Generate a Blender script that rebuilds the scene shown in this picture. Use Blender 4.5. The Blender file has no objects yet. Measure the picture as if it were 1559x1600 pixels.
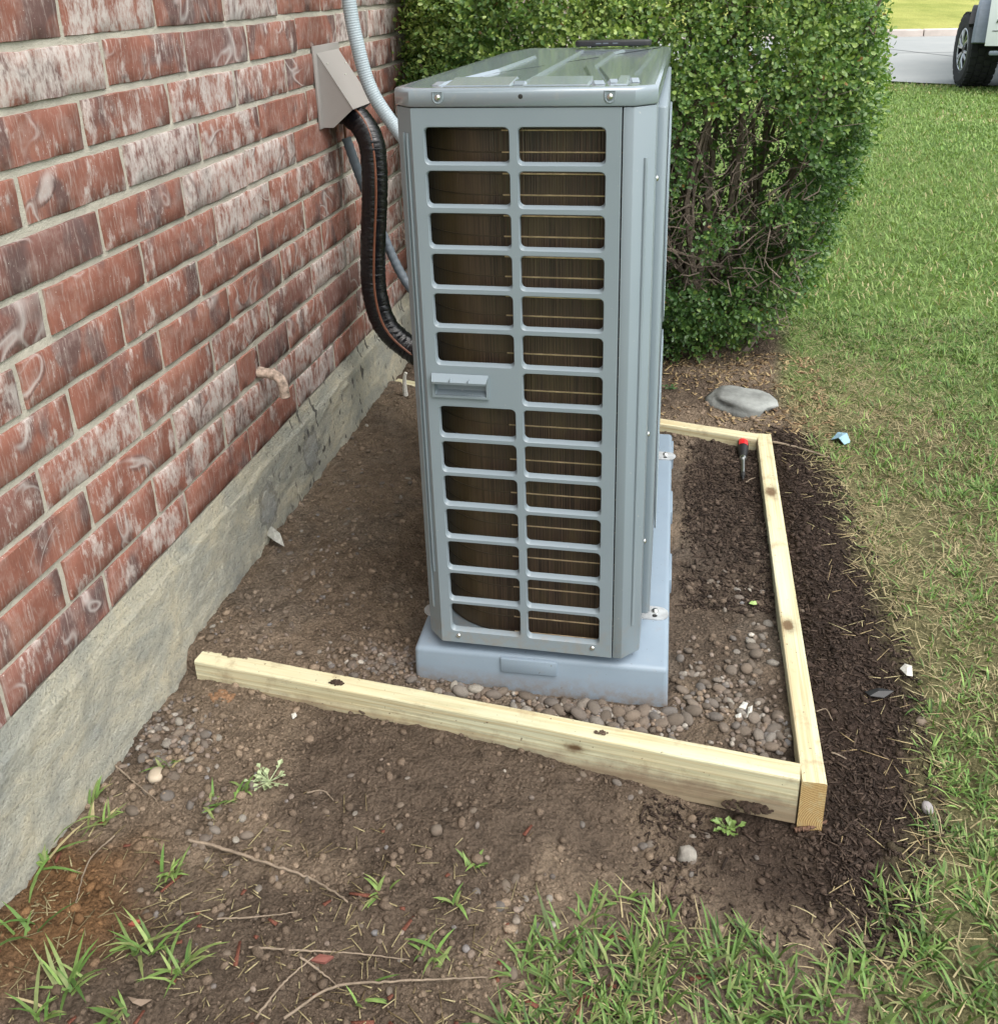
import bpy, bmesh, math, random
import numpy as np
from mathutils import Vector, Matrix

S = bpy.context.scene
random.seed(7)
RNG = np.random.default_rng(11)
COL = S.collection
rad = math.radians

# ------------------------------------------------------------------ camera
CAM_R = Vector((0.981, 0.193, -0.028)); CAM_U = Vector((-0.048, 0.375, 0.926)); CAM_F = Vector((-0.189, 0.906, -0.377))
PITCH, YAW, ROLL = 0.38697, -0.20613, -0.03013
_f = Vector((math.sin(YAW) * math.cos(PITCH), math.cos(YAW) * math.cos(PITCH), -math.sin(PITCH)))
_r = Vector((math.cos(YAW), -math.sin(YAW), 0)); _u = _r.cross(_f)
CAM_F = _f
CAM_R = math.cos(ROLL) * _r + math.sin(ROLL) * _u
CAM_U = -math.sin(ROLL) * _r + math.cos(ROLL) * _u
CAM_C = Vector((0.9412, 0.0, 0.9871))
FPX, CXP, CYP = 1511.4, 779.5, 582.15
cd = bpy.data.cameras.new('camera')
cam = bpy.data.objects.new('camera', cd); COL.objects.link(cam)
cam.matrix_world = Matrix(((CAM_R.x, CAM_U.x, -CAM_F.x, CAM_C.x), (CAM_R.y, CAM_U.y, -CAM_F.y, CAM_C.y),
                           (CAM_R.z, CAM_U.z, -CAM_F.z, CAM_C.z), (0, 0, 0, 1)))
cd.sensor_fit = 'HORIZONTAL'; cd.sensor_width = 36.0; cd.lens = 36.0 * FPX / 1559.0
cd.shift_y = -(800 - CYP) / 1559.0
cd.clip_start = 0.05; cd.clip_end = 1000
S.camera = cam

# ------------------------------------------------------------------ sky, sun, exposure
W = bpy.data.worlds.new('World'); S.world = W; W.use_nodes = True
wn = W.node_tree.nodes; wl = W.node_tree.links
SUN_EL, SUN_AZ = rad(58), rad(128)        # azimuth from +Y towards +X
sky = wn.new('ShaderNodeTexSky'); sky.sky_type = 'NISHITA'; sky.sun_disc = False
sky.sun_elevation = SUN_EL; sky.sun_rotation = SUN_AZ; sky.dust_density = 4.0; sky.air_density = 1.0; sky.ozone_density = 1.0
hs = wn.new('ShaderNodeHueSaturation'); hs.inputs['Saturation'].default_value = 0.32; hs.inputs['Hue'].default_value = 0.46
wl.new(sky.outputs[0], hs.inputs['Color'])
bg = wn['Background']; bg.inputs['Strength'].default_value = 0.13
wl.new(hs.outputs[0], bg.inputs['Color'])
sl = bpy.data.lights.new('sun', 'SUN'); sl.energy = 0.9; sl.angle = rad(60); sl.color = (1.0, 0.97, 0.87)
so = bpy.data.objects.new('sun', sl); COL.objects.link(so)
sd = Vector((math.sin(SUN_AZ) * math.cos(SUN_EL), math.cos(SUN_AZ) * math.cos(SUN_EL), math.sin(SUN_EL)))
so.rotation_euler = sd.to_track_quat('Z', 'Y').to_euler(); so.location = (6, 6, 8)
S.view_settings.view_transform = 'Standard'; S.view_settings.look = 'None'
S.view_settings.exposure = 1.40; S.view_settings.gamma = 1.0
S.render.engine = 'CYCLES'
try:
    S.cycles.max_bounces = 8; S.cycles.use_denoising = True
except Exception:
    pass

# ------------------------------------------------------------------ helpers
def tag(o, label=None, cat=None, group=None, kind=None):
    if label: o['label'] = label
    if cat: o['category'] = cat
    if group: o['group'] = group
    if kind: o['kind'] = kind
    return o

def empty(name, loc, rz=0.0, label=None, cat=None, group=None):
    o = bpy.data.objects.new(name, None); COL.objects.link(o)
    o.location = loc; o.rotation_euler = (0, 0, rz); o.empty_display_size = 0.05
    return tag(o, label, cat, group)

class MB:
    def __init__(s, off=(0, 0, 0)):
        s.v = []; s.f = []; s.m = []; s.off = Vector(off)
    def add(s, vs, fs, mi=0):
        b = len(s.v)
        s.v += [tuple(Vector(p) - s.off) for p in vs]
        s.f += [tuple(b + i for i in f) for f in fs]; s.m += [mi] * len(fs)
        return s
    def box(s, x0, x1, y0, y1, z0, z1, mi=0):
        return s.add([(x0, y0, z0), (x1, y0, z0), (x1, y1, z0), (x0, y1, z0), (x0, y0, z1), (x1, y0, z1), (x1, y1, z1), (x0, y1, z1)],
                     [(0, 3, 2, 1), (4, 5, 6, 7), (0, 1, 5, 4), (1, 2, 6, 5), (2, 3, 7, 6), (3, 0, 4, 7)], mi)
    def prism(s, pts, z0, z1, axis='z', mi=0):
        n = len(pts)
        def P(a, b, c):
            return (a, b, c) if axis == 'z' else ((a, c, b) if axis == 'y' else (c, a, b))
        vs = [P(p[0], p[1], z0) for p in pts] + [P(p[0], p[1], z1) for p in pts]
        fs = [tuple(range(n - 1, -1, -1)), tuple(range(n, 2 * n))] + [(i, (i + 1) % n, n + (i + 1) % n, n + i) for i in range(n)]
        return s.add(vs, fs, mi)
    def tube(s, path, rads, seg=10, caps=True, mi=0):
        path = [Vector(p) for p in path]; n = len(path)
        if not hasattr(rads, '__len__'): rads = [rads] * n
        up = None; vs = []
        for i, p in enumerate(path):
            t = (path[min(i + 1, n - 1)] - path[max(i - 1, 0)]).normalized()
            if up is None:
                up = Vector((0, 0, 1)) if abs(t.z) < 0.9 else Vector((1, 0, 0))
            a = (up - t * up.dot(t)).normalized(); b = t.cross(a); up = a
            for k in range(seg):
                an = 2 * math.pi * k / seg
                vs.append(p + (a * math.cos(an) + b * math.sin(an)) * rads[i])
        fs = [(i * seg + k, i * seg + (k + 1) % seg, (i + 1) * seg + (k + 1) % seg, (i + 1) * seg + k) for i in range(n - 1) for k in range(seg)]
        if caps: fs += [tuple(range(seg - 1, -1, -1)), tuple(range((n - 1) * seg, n * seg))]
        return s.add(vs, fs, mi)
    def build(s, name, mats, parent=None, smooth=False, bevel=0.0, bseg=2, loc=None):
        me = bpy.data.meshes.new(name); me.from_pydata(s.v, [], s.f)
        if not isinstance(mats, (list, tuple)): mats = [mats]
        for m in mats: me.materials.append(m)
        me.polygons.foreach_set('material_index', s.m)
        bm = bmesh.new(); bm.from_mesh(me)
        bmesh.ops.recalc_face_normals(bm, faces=bm.faces)
        if bevel > 0:
            bmesh.ops.remove_doubles(bm, verts=bm.verts, dist=1e-5)
            ed = [e for e in bm.edges if len(e.link_faces) == 2 and e.calc_face_angle(0) > 0.3]
            bmesh.ops.bevel(bm, geom=ed, offset=bevel, segments=bseg, affect='EDGES', profile=0.5, clamp_overlap=True)
        bm.to_mesh(me); bm.free()
        if smooth:
            me.polygons.foreach_set('use_smooth', [True] * len(me.polygons))
            try: me.set_sharp_from_angle(angle=rad(40))
            except Exception: pass
        o = bpy.data.objects.new(name, me); COL.objects.link(o)
        if parent: o.parent = parent
        if loc: o.location = loc
        return o

def np_mesh(name, V, F, mat, parent=None, col=None, smooth=False):
    """V (N,3), F (M,k) one face size; col (N,3)"""
    me = bpy.data.meshes.new(name); M, k = F.shape
    me.vertices.add(len(V)); me.vertices.foreach_set('co', np.ascontiguousarray(V, dtype=np.float32).ravel())
    me.loops.add(M * k); me.loops.foreach_set('vertex_index', np.ascontiguousarray(F, dtype=np.int32).ravel())
    me.polygons.add(M); me.polygons.foreach_set('loop_start', np.arange(0, M * k, k, dtype=np.int32))
    if smooth: me.polygons.foreach_set('use_smooth', np.ones(M, dtype=bool))
    me.update(calc_edges=True); me.validate()
    if col is not None:
        ca = me.color_attributes.new('Col', 'FLOAT_COLOR', 'POINT')
        c4 = np.ones((len(V), 4), dtype=np.float32); c4[:, :3] = col
        ca.data.foreach_set('color', c4.ravel())
    me.materials.append(mat)
    o = bpy.data.objects.new(name, me); COL.objects.link(o)
    if parent: o.parent = parent
    return o

def _hash(ix, iy, iz, seed):
    h = (ix * 374761393 + iy * 668265263 + iz * 2147483647 + seed * 974634541) & 0xFFFFFFFF
    h = ((h ^ (h >> 13)) * 1274126177) & 0xFFFFFFFF
    h = ((h ^ (h >> 16)) * 2246822519) & 0xFFFFFFFF
    return ((h ^ (h >> 15)) & 0xFFFFFF) / float(0xFFFFFF)
def vnoise(x, y, seed=0, z=None):
    x = np.asarray(x, float); y = np.asarray(y, float)
    z = np.zeros_like(x) if z is None else np.asarray(z, float)
    xi, yi, zi = np.floor(x).astype(np.int64), np.floor(y).astype(np.int64), np.floor(z).astype(np.int64)
    fx, fy, fz = x - xi, y - yi, z - zi
    fx, fy, fz = [t * t * (3 - 2 * t) for t in (fx, fy, fz)]
    r = 0
    for dz in ((0, 1) if z.any() else (0,)):
        a = _hash(xi, yi, zi + dz, seed) * (1 - fx) + _hash(xi + 1, yi, zi + dz, seed) * fx
        b = _hash(xi, yi + 1, zi + dz, seed) * (1 - fx) + _hash(xi + 1, yi + 1, zi + dz, seed) * fx
        c = a * (1 - fy) + b * fy
        r = r + c * ((fz if dz else 1 - fz) if z.any() else 1)
    return r * 2 - 1
def fbm(x, y, sc, oct=3, seed=0, z=None):
    r = 0; a = 1.0; t = 0
    for o in range(oct):
        r = r + a * vnoise(np.asarray(x) * sc, np.asarray(y) * sc, seed + o * 17, None if z is None else np.asarray(z) * sc)
        t += a; a *= 0.5; sc *= 2.03
    return r / t
def sst(a, b, x):
    t = np.clip((np.asarray(x, float) - a) / (b - a), 0, 1); return t * t * (3 - 2 * t)
def lerp(a, b, t): return a + (b - a) * t

# ------------------------------------------------------------------ materials
class NT:
    def __init__(s, name):
        s.mat = bpy.data.materials.new(name); s.mat.use_nodes = True
        s.t = s.mat.node_tree; s.n = s.t.nodes; s.l = s.t.links
        s.b = s.n['Principled BSDF']; s.out = s.n['Material Output']
    def set(s, **k):
        for kk, v in k.items():
            inp = s.b.inputs[kk.replace('_', ' ')]
            if hasattr(v, 'is_output'): s.l.new(v, inp)
            else: inp.default_value = (v + (1,)) if isinstance(v, tuple) and len(v) == 3 else v
        return s
    def _in(s, n, key, v):
        if v is None: return
        if hasattr(v, 'is_output'): s.l.new(v, n.inputs[key])
        else: n.inputs[key].default_value = (v + (1,)) if isinstance(v, tuple) and len(v) == 3 and n.inputs[key].type == 'RGBA' else v
    def coord(s, which='Object'): return s.n.new('ShaderNodeTexCoord').outputs[which]
    def geo(s): return s.n.new('ShaderNodeNewGeometry').outputs['Position']
    def mapv(s, v, scale=(1, 1, 1), loc=(0, 0, 0), rot=(0, 0, 0)):
        n = s.n.new('ShaderNodeMapping'); s.l.new(v, n.inputs[0])
        n.inputs['Scale'].default_value = scale; n.inputs['Location'].default_value = loc; n.inputs['Rotation'].default_value = rot
        return n.outputs[0]
    def noise(s, v, scale=5, detail=4, rough=0.5, dist=0.0, out='Fac'):
        n = s.n.new('ShaderNodeTexNoise'); s.l.new(v, n.inputs['Vector'])
        n.inputs['Scale'].default_value = scale; n.inputs['Detail'].default_value = detail
        n.inputs['Roughness'].default_value = rough; n.inputs['Distortion'].default_value = dist
        return n.outputs[out]
    def vor(s, v, scale=5, feat='F1', out='Distance'):
        n = s.n.new('ShaderNodeTexVoronoi'); n.feature = feat; s.l.new(v, n.inputs['Vector']); n.inputs['Scale'].default_value = scale
        return n.outputs[out]
    def wave(s, v, scale=5, dist=2, detail=2, typ='BANDS', dirn='X'):
        n = s.n.new('ShaderNodeTexWave'); n.wave_type = typ
        if typ == 'BANDS': n.bands_direction = dirn
        else: n.rings_direction = dirn
        s.l.new(v, n.inputs['Vector']); n.inputs['Scale'].default_value = scale
        n.inputs['Distortion'].default_value = dist; n.inputs['Detail'].default_value = detail
        return n.outputs['Fac']
    def ramp(s, f, stops, interp='LINEAR'):
        n = s.n.new('ShaderNodeValToRGB'); s.l.new(f, n.inputs[0]); cr = n.color_ramp; cr.interpolation = interp
        while len(cr.elements) < len(stops): cr.elements.new(0.5)
        for e, (p, c) in zip(cr.elements, stops):
            e.position = p; e.color = (c, c, c, 1) if not isinstance(c, tuple) else c + (1,)
        return n.outputs[0]
    def mix(s, f, a, b, mode='MIX'):
        n = s.n.new('ShaderNodeMix'); n.data_type = 'RGBA'; n.blend_type = mode
        s._in(n, 0, f)
        for key, v in ((6, a), (7, b)): s._in(n, key, v)
        return n.outputs[2]
    def math(s, op, a, b=None, c=None):
        n = s.n.new('ShaderNodeMath'); n.operation = op
        s._in(n, 0, a); s._in(n, 1, b); s._in(n, 2, c)
        return n.outputs[0]
    def vmath(s, op, a, b=None):
        n = s.n.new('ShaderNodeVectorMath'); n.operation = op
        s._in(n, 0, a); s._in(n, 1, b)
        return n.outputs['Value' if op in ('LENGTH', 'DISTANCE', 'DOT_PRODUCT') else 0]
    def sep(s, v):
        n = s.n.new('ShaderNodeSeparateXYZ'); s.l.new(v, n.inputs[0]); return n.outputs
    def comb(s, x, y, z):
        n = s.n.new('ShaderNodeCombineXYZ')
        for i, v in enumerate((x, y, z)): s._in(n, i, v)
        return n.outputs[0]
    def rnd(s): return s.n.new('ShaderNodeObjectInfo').outputs['Random']
    def attr(s, name='Col'):
        n = s.n.new('ShaderNodeAttribute'); n.attribute_name = name; return n.outputs['Color']
    def bump(s, h, strength=0.5, dist=0.01, prev=None):
        n = s.n.new('ShaderNodeBump'); s.l.new(h, n.inputs['Height'])
        n.inputs['Strength'].default_value = strength; n.inputs['Distance'].default_value = dist
        if prev is not None: s.l.new(prev, n.inputs['Normal'])
        s.l.new(n.outputs[0], s.b.inputs['Normal']); return n.outputs[0]

def plain(name, c, rough=0.5, metal=0.0, spec=0.5, var=0.12, nscale=25, bump=0.0):
    t = NT(name); g = t.coord()
    n = t.noise(g, nscale, 5, 0.6)
    lo = tuple(x * (1 - var) for x in c); hi = tuple(min(1, x * (1 + var)) for x in c)
    t.set(Base_Color=t.ramp(n, [(0.3, lo), (0.7, hi)]), Roughness=t.math('ADD', t.math('MULTIPLY', n, 0.16), max(rough - 0.08, 0.02)), Metallic=metal)
    t.b.inputs['Specular IOR Level'].default_value = spec
    if bump: t.bump(t.noise(g, nscale * 8, 4, 0.6), bump, 0.002)
    return t.mat

def m_brick():
    t = NT('brick_red'); o = t.coord(); r = t.rnd()
    off = t.comb(t.math('MULTIPLY', r, 37.0), t.math('MULTIPLY', r, 91.0), t.math('MULTIPLY', r, 53.0))
    v = t.vmath('ADD', o, off)
    big = t.noise(v, 9, 3, 0.55)
    base = t.ramp(big, [(0.3, (0.175, 0.074, 0.052)), (0.55, (0.24, 0.100, 0.071)), (0.75, (0.295, 0.142, 0.102))])
    # whole-brick variation
    base = t.mix(t.ramp(r, [(0.0, 0.0), (0.75, 0.0), (0.9, 0.55), (1.0, 0.7)]), base, (0.125, 0.075, 0.07))
    fine = t.noise(v, 160, 4, 0.7)
    base = t.mix(t.math('MULTIPLY', fine, 0.35), base, (0.19, 0.075, 0.055))
    # dark purple-grey flashed patches
    pv = t.noise(t.mapv(v, (1, 1.2, 0.8)), 9, 3, 0.55, 0.2)
    base = t.mix(t.ramp(pv, [(0.55, 0.0), (0.64, 0.75)]), base, (0.095, 0.066, 0.064))
    # white wash, vertical drips
    s1 = t.noise(t.mapv(v, (1, 1.0, 0.30)), 58, 6, 0.72, 0.12)
    s2 = t.noise(t.mapv(v, (1, 1, 0.8)), 17, 5, 0.68, 0.1)
    amount = t.math('ADD', t.math('MULTIPLY', t.math('FRACT', t.math('MULTIPLY', r, 7.31)), 0.19), -0.118)
    w = t.math('ADD', t.math('ADD', t.math('MULTIPLY', s1, 0.62), t.math('MULTIPLY', s2, 0.5)), amount)
    wf = t.ramp(w, [(0.545, 0.0), (0.585, 0.55), (0.66, 0.95)])
    wf = t.math('MULTIPLY', wf, t.ramp(t.noise(t.mapv(v, (1, 1, 0.45)), 120, 3, 0.7), [(0.36, 0.3), (0.52, 1.0)]))
    base = t.mix(wf, base, (0.47, 0.425, 0.395))
    # thin creased folds, pale rim
    wv = t.noise(t.mapv(v, (1, 1, 1)), 9, 1.2, 0.5, 0.9)
    fold = t.ramp(t.math('ABSOLUTE', t.math('SUBTRACT', wv, 0.56)), [(0.0, 1.0), (0.010, 0.8), (0.030, 0.0)])
    fold = t.math('MULTIPLY', fold, t.ramp(t.noise(v, 7, 1, 0.5), [(0.56, 0.0), (0.64, 1.0)]))
    base = t.mix(t.math('MULTIPLY', fold, 0.6), base, (0.11, 0.085, 0.082))
    rim_ = t.ramp(t.math('ABSOLUTE', t.math('SUBTRACT', wv, 0.595)), [(0.0, 0.75), (0.010, 0.5), (0.028, 0.0)])
    base = t.mix(t.math('MULTIPLY', rim_, t.ramp(t.noise(v, 7, 1, 0.5), [(0.54, 0.0), (0.62, 1.0)])), base, (0.44, 0.41, 0.39))
    s3 = t.noise(t.mapv(v, (1, 1, 0.10)), 210, 3, 0.7, 0.2)
    base = t.mix(t.ramp(s3, [(0.52, 0.0), (0.68, 0.5)]), base, (0.40, 0.34, 0.31))
    base = t.mix(t.ramp(s3, [(0.30, 0.3), (0.42, 0.0)]), base, (0.10, 0.042, 0.036))
    base = t.mix(t.ramp(t.noise(v, 26, 5, 0.7), [(0.5, 0.0), (0.72, 0.35)]), base, (0.38, 0.31, 0.28))
    speck = t.ramp(t.noise(v, 300, 2, 0.5), [(0.70, 0.0), (0.76, 0.7)])
    base = t.mix(speck, base, (0.6, 0.55, 0.5))
    t.set(Base_Color=base, Roughness=0.82); t.b.inputs['Specular IOR Level'].default_value = 0.25
    h = t.math('ADD', t.math('MULTIPLY', wv, 0.9), t.math('ADD', t.math('MULTIPLY', fine, 0.25), t.math('ADD', t.math('MULTIPLY', s1, 0.35), t.math('MULTIPLY', fold, 0.25))))
    t.bump(h, 0.55, 0.0045)
    return t.mat

def m_mortar():
    t = NT('mortar_sand'); g = t.geo()
    n = t.noise(g, 14, 4, 0.6); f = t.noise(g, 420, 3, 0.7)
    c = t.ramp(n, [(0.3, (0.40, 0.38, 0.32)), (0.7, (0.50, 0.475, 0.40))])
    c = t.mix(t.ramp(f, [(0.3, 0.35), (0.45, 0.0)]), c, (0.26, 0.24, 0.19))
    t.set(Base_Color=c, Roughness=0.95); t.b.inputs['Specular IOR Level'].default_value = 0.1
    t.bump(t.math('ADD', f, t.math('MULTIPLY', t.noise(g, 60, 3, 0.6), 1.4)), 0.8, 0.003)
    return t.mat

def m_concrete():
    t = NT('foundation_concrete'); g = t.geo()
    a = t.noise(t.mapv(g, (1, 1, 2.2)), 6, 6, 0.65, 0.6); b = t.noise(t.mapv(g, (1, 1, 1.0)), 8.5, 4, 0.6)
    c = t.ramp(a, [(0.32, (0.42, 0.43, 0.38)), (0.47, (0.53, 0.52, 0.43)), (0.62, (0.65, 0.605, 0.46))])
    c = t.mix(t.ramp(b, [(0.50, 0.0), (0.68, 0.5)]), c, (0.29, 0.31, 0.30))
    f = t.noise(g, 170, 5, 0.75); sp = t.noise(g, 330, 2, 0.5)
    c = t.mix(t.ramp(f, [(0.34, 0.6), (0.47, 0.0)]), c, (0.20, 0.20, 0.18))
    c = t.mix(t.ramp(f, [(0.54, 0.0), (0.68, 0.45)]), c, (0.56, 0.56, 0.50))
    c = t.mix(t.ramp(sp, [(0.66, 0.0), (0.76, 0.55)]), c, (0.66, 0.65, 0.60))
    # dark pits, thicker towards the far end of the wall
    xyz = t.sep(g); far = t.ramp(t.math('MULTIPLY', xyz[1], 0.25), [(0.38, 0.0), (0.52, 1.0)])
    pits = t.math('MULTIPLY', t.ramp(t.noise(t.mapv(g, (1, 1, 0.5)), 48, 2, 0.5), [(0.63, 0.0), (0.67, 0.85)]), far)
    c = t.mix(pits, c, (0.10, 0.095, 0.09))
    for (py, pz, ry, rz) in ((1.79, -0.115, 0.05, 0.055), (2.055, -0.105, 0.055, 0.06)):   # trowelled repair smears
        d = t.math('ADD', t.math('POWER', t.math('MULTIPLY', t.math('SUBTRACT', xyz[1], py), 1 / ry), 2.0),
                   t.math('POWER', t.math('MULTIPLY', t.math('SUBTRACT', xyz[2], pz), 1 / rz), 2.0))
        d = t.math('ADD', d, t.math('MULTIPLY', t.math('SUBTRACT', t.noise(g, 36, 5, 0.75), 0.5), 3.0))
        c = t.mix(t.ramp(d, [(0.3, 0.0), (0.65, 0.5), (0.9, 0.5), (1.25, 0.0)]), c, (0.13, 0.135, 0.14))
        c = t.mix(t.ramp(d, [(0.4, 0.55), (0.6, 0.0)]), c, (0.33, 0.35, 0.36))
    t.set(Base_Color=c, Roughness=0.93); t.b.inputs['Specular IOR Level'].default_value = 0.15
    h = t.math('ADD', t.math('MULTIPLY', f, 1.5), t.math('ADD', t.math('MULTIPLY', a, 0.7), t.math('MULTIPLY', pits, -0.8)))
    t.bump(h, 1.0, 0.008)
    return t.mat

def m_soil():
    t = NT('soil'); g = t.geo(); c0 = t.attr()
    n = t.noise(g, 34, 6, 0.65); f = t.noise(g, 240, 4, 0.7); v = t.vor(g, 130)
    c = t.mix(1.0, c0, t.ramp(n, [(0.28, 0.55), (0.5, 1.0), (0.75, 1.35)]), 'MULTIPLY')
    c = t.mix(1.0, c, t.ramp(f, [(0.3, 0.62), (0.5, 1.0), (0.7, 1.3)]), 'MULTIPLY')
    t.set(Base_Color=c, Roughness=0.97); t.b.inputs['Specular IOR Level'].default_value = 0.12
    h = t.math('ADD', t.math('MULTIPLY', n, 1.2), t.math('SUBTRACT', t.math('MULTIPLY', f, 0.6), t.math('MULTIPLY', v, 0.6)))
    t.bump(h, 1.0, 0.012)
    return t.mat

def m_vcol(name, rough=0.8, spec=0.2, nscale=300, var=0.3, transl=0.0, bump=0.0):
    t = NT(name); c = t.attr(); g = t.geo()
    n = t.noise(g, nscale, 3, 0.6)
    c = t.mix(1.0, c, t.ramp(n, [(0.3, 1 - var), (0.7, 1 + var)]), 'MULTIPLY')
    t.set(Base_Color=c, Roughness=rough); t.b.inputs['Specular IOR Level'].default_value = spec
    if bump: t.bump(n, bump, 0.003)
    if transl:
        tr = t.n.new('ShaderNodeBsdfTranslucent'); t.l.new(t.mix(1.0, c, (1.1, 1.2, 0.5), 'MULTIPLY'), tr.inputs[0])
        mx = t.n.new('ShaderNodeMixShader'); mx.inputs[0].default_value = transl
        t.l.new(t.b.outputs[0], mx.inputs[1]); t.l.new(tr.outputs[0], mx.inputs[2]); t.l.new(mx.outputs[0], t.out.inputs[0])
    return t.mat

def m_pebble():
    t = NT('pebble_stone'); r = t.rnd(); o = t.coord()
    c = t.ramp(r, [(0.0, (0.10, 0.085, 0.07)), (0.25, (0.145, 0.12, 0.095)), (0.5, (0.12, 0.118, 0.115)), (0.72, (0.18, 0.14, 0.105)), (0.9, (0.22, 0.21, 0.19)), (1.0, (0.36, 0.34, 0.29))])
    n = t.noise(o, 60, 5, 0.65)
    c = t.mix(1.0, c, t.ramp(n, [(0.3, 0.7), (0.7, 1.3)]), 'MULTIPLY')
    dust = t.noise(o, 25, 3, 0.6)
    c = t.mix(t.ramp(dust, [(0.40, 0.0), (0.60, 0.8)]), c, (0.105, 0.080, 0.060))
    t.set(Base_Color=c, Roughness=0.78); t.b.inputs['Specular IOR Level'].default_value = 0.25
    t.bump(n, 0.4, 0.003)
    return t.mat

def m_wood(name, knots, seed, green=0.4):
    t = NT(name); o = t.coord(); xyz = t.sep(o)
    v = t.vmath('ADD', o, (seed * 3.1, seed * 1.7, seed * 0.9))
    st = t.mapv(v, (1.0, 26, 22))
    g1 = t.noise(st, 1.6, 4, 0.6, 0.3); g2 = t.noise(t.mapv(v, (3, 150, 150)), 1.5, 4, 0.6)
    wv = t.wave(t.mapv(v, (0.8, 9, 11)), 2.0, 7.5, 3, 'BANDS', 'Z')
    c = t.ramp(g1, [(0.3, (0.37, 0.325, 0.185)), (0.5, (0.53, 0.485, 0.31)), (0.7, (0.62, 0.575, 0.39))])
    c = t.mix(t.ramp(t.noise(t.mapv(v, (2.0, 12, 12)), 1.5, 3, 0.6), [(0.45, 0.0), (0.65, green)]), c, (0.50, 0.54, 0.40))
    c = t.mix(t.ramp(wv, [(0.78, 0.0), (0.95, 0.35)]), c, (0.42, 0.31, 0.17))
    c = t.mix(t.ramp(g2, [(0.3, 0.3), (0.45, 0.0)]), c, (0.30, 0.22, 0.11))
    gl = t.noise(t.mapv(v, (0.9, 75, 60)), 1.6, 3, 0.55, 0.25)
    c = t.mix(t.ramp(gl, [(0.55, 0.0), (0.63, 0.55), (0.70, 0.1)]), c, (0.34, 0.255, 0.13))
    for (kx, ky, kz, rr) in knots:
        dv = t.vmath('MULTIPLY', t.vmath('SUBTRACT', o, (kx, ky, kz)), (0.55, 1.0, 1.0))
        d = t.math('ADD', t.vmath('LENGTH', dv), t.math('MULTIPLY', t.math('SUBTRACT', t.noise(v, 90, 4, 0.7), 0.5), 0.012))
        c = t.mix(t.ramp(d, [(0.0, 0.95), (rr * .8, 0.9), (rr * 1.15, 0.25), (rr * 2.2, 0.0)]), c, (0.10, 0.055, 0.025))
    dirt = t.noise(v, 16, 6, 0.7); lim = t.ramp(dirt, [(0.54, 0.0), (0.66, 0.5)])
    c = t.mix(lim, c, (0.25, 0.185, 0.115))
    sp = t.ramp(t.noise(v, 130, 2, 0.5), [(0.70, 0.0), (0.73, 0.8)])
    c = t.mix(sp, c, (0.10, 0.07, 0.05))
    mud = t.math('MULTIPLY', t.ramp(xyz[2], [(0.0, 1.0), (1.0, 0.0)]), 0.0)
    zz = t.math('ADD', t.math('MULTIPLY', xyz[2], -1.0), t.math('MULTIPLY', t.math('SUBTRACT', t.noise(v, 22, 5, 0.7), 0.5), 0.07))
    c = t.mix(t.ramp(zz, [(0.030, 0.0), (0.062, 0.75)]), c, (0.20, 0.145, 0.10))
    t.set(Base_Color=c, Roughness=0.75); t.b.inputs['Specular IOR Level'].default_value = 0.25
    t.bump(t.math('ADD', g2, t.math('MULTIPLY', wv, 0.4)), 0.4, 0.002)
    return t.mat

def m_endgrain():
    t = NT('wood_end_grain'); o = t.coord()
    v = t.mapv(o, (0, 1, 1), (0, 0.052, 0.085))
    d = t.vmath('LENGTH', t.vmath('MULTIPLY', v, (0.0, 1.0, 1.0)))
    d = t.math('ADD', d, t.math('MULTIPLY', t.noise(o, 30, 3, 0.6), 0.006))
    s = t.math('SINE', t.math('MULTIPLY', d, 1900.0))
    c = t.ramp(t.math('ADD', t.math('MULTIPLY', s, 0.5), 0.5), [(0.2, (0.27, 0.165, 0.06)), (0.75, (0.50, 0.36, 0.16))])
    c = t.mix(t.ramp(t.noise(o, 38, 4, 0.6), [(0.5, 0.0), (0.68, 0.7)]), c, (0.46, 0.42, 0.25))
    c = t.mix(t.ramp(t.noise(o, 400, 3, 0.6), [(0.3, 0.4), (0.5, 0.0)]), c, (0.16, 0.09, 0.03))
    t.set(Base_Color=c, Roughness=0.85); t.bump(t.noise(o, 300, 3, 0.6), 0.5, 0.002)
    return t.mat

def m_paint():
    t = NT('unit_paint'); g = t.coord()
    n = t.noise(g, 6, 3, 0.5); f = t.noise(g, 900, 2, 0.5)
    c = t.ramp(n, [(0.3, (0.185, 0.228, 0.258)), (0.7, (0.20, 0.243, 0.273))])
    c = t.mix(t.ramp(t.noise(g, 150, 2, 0.5), [(0.72, 0.0), (0.76, 0.35)]), c, (0.4, 0.4, 0.38))
    # rain-splashed dirt low on the casing
    z = t.sep(g)[2]
    low = t.ramp(z, [(0.0, 0.5), (0.10, 0.0)])
    c = t.mix(t.math('MULTIPLY', low, t.ramp(t.noise(g, 45, 5, 0.65), [(0.45, 0.0), (0.65, 1.0)])), c, (0.22, 0.19, 0.155))
    t.set(Base_Color=c, Roughness=t.math('ADD', t.math('MULTIPLY', t.noise(g, 18, 4, 0.6), 0.18), 0.30))
    t.bump(f, 0.06, 0.001)
    return t.mat

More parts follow.
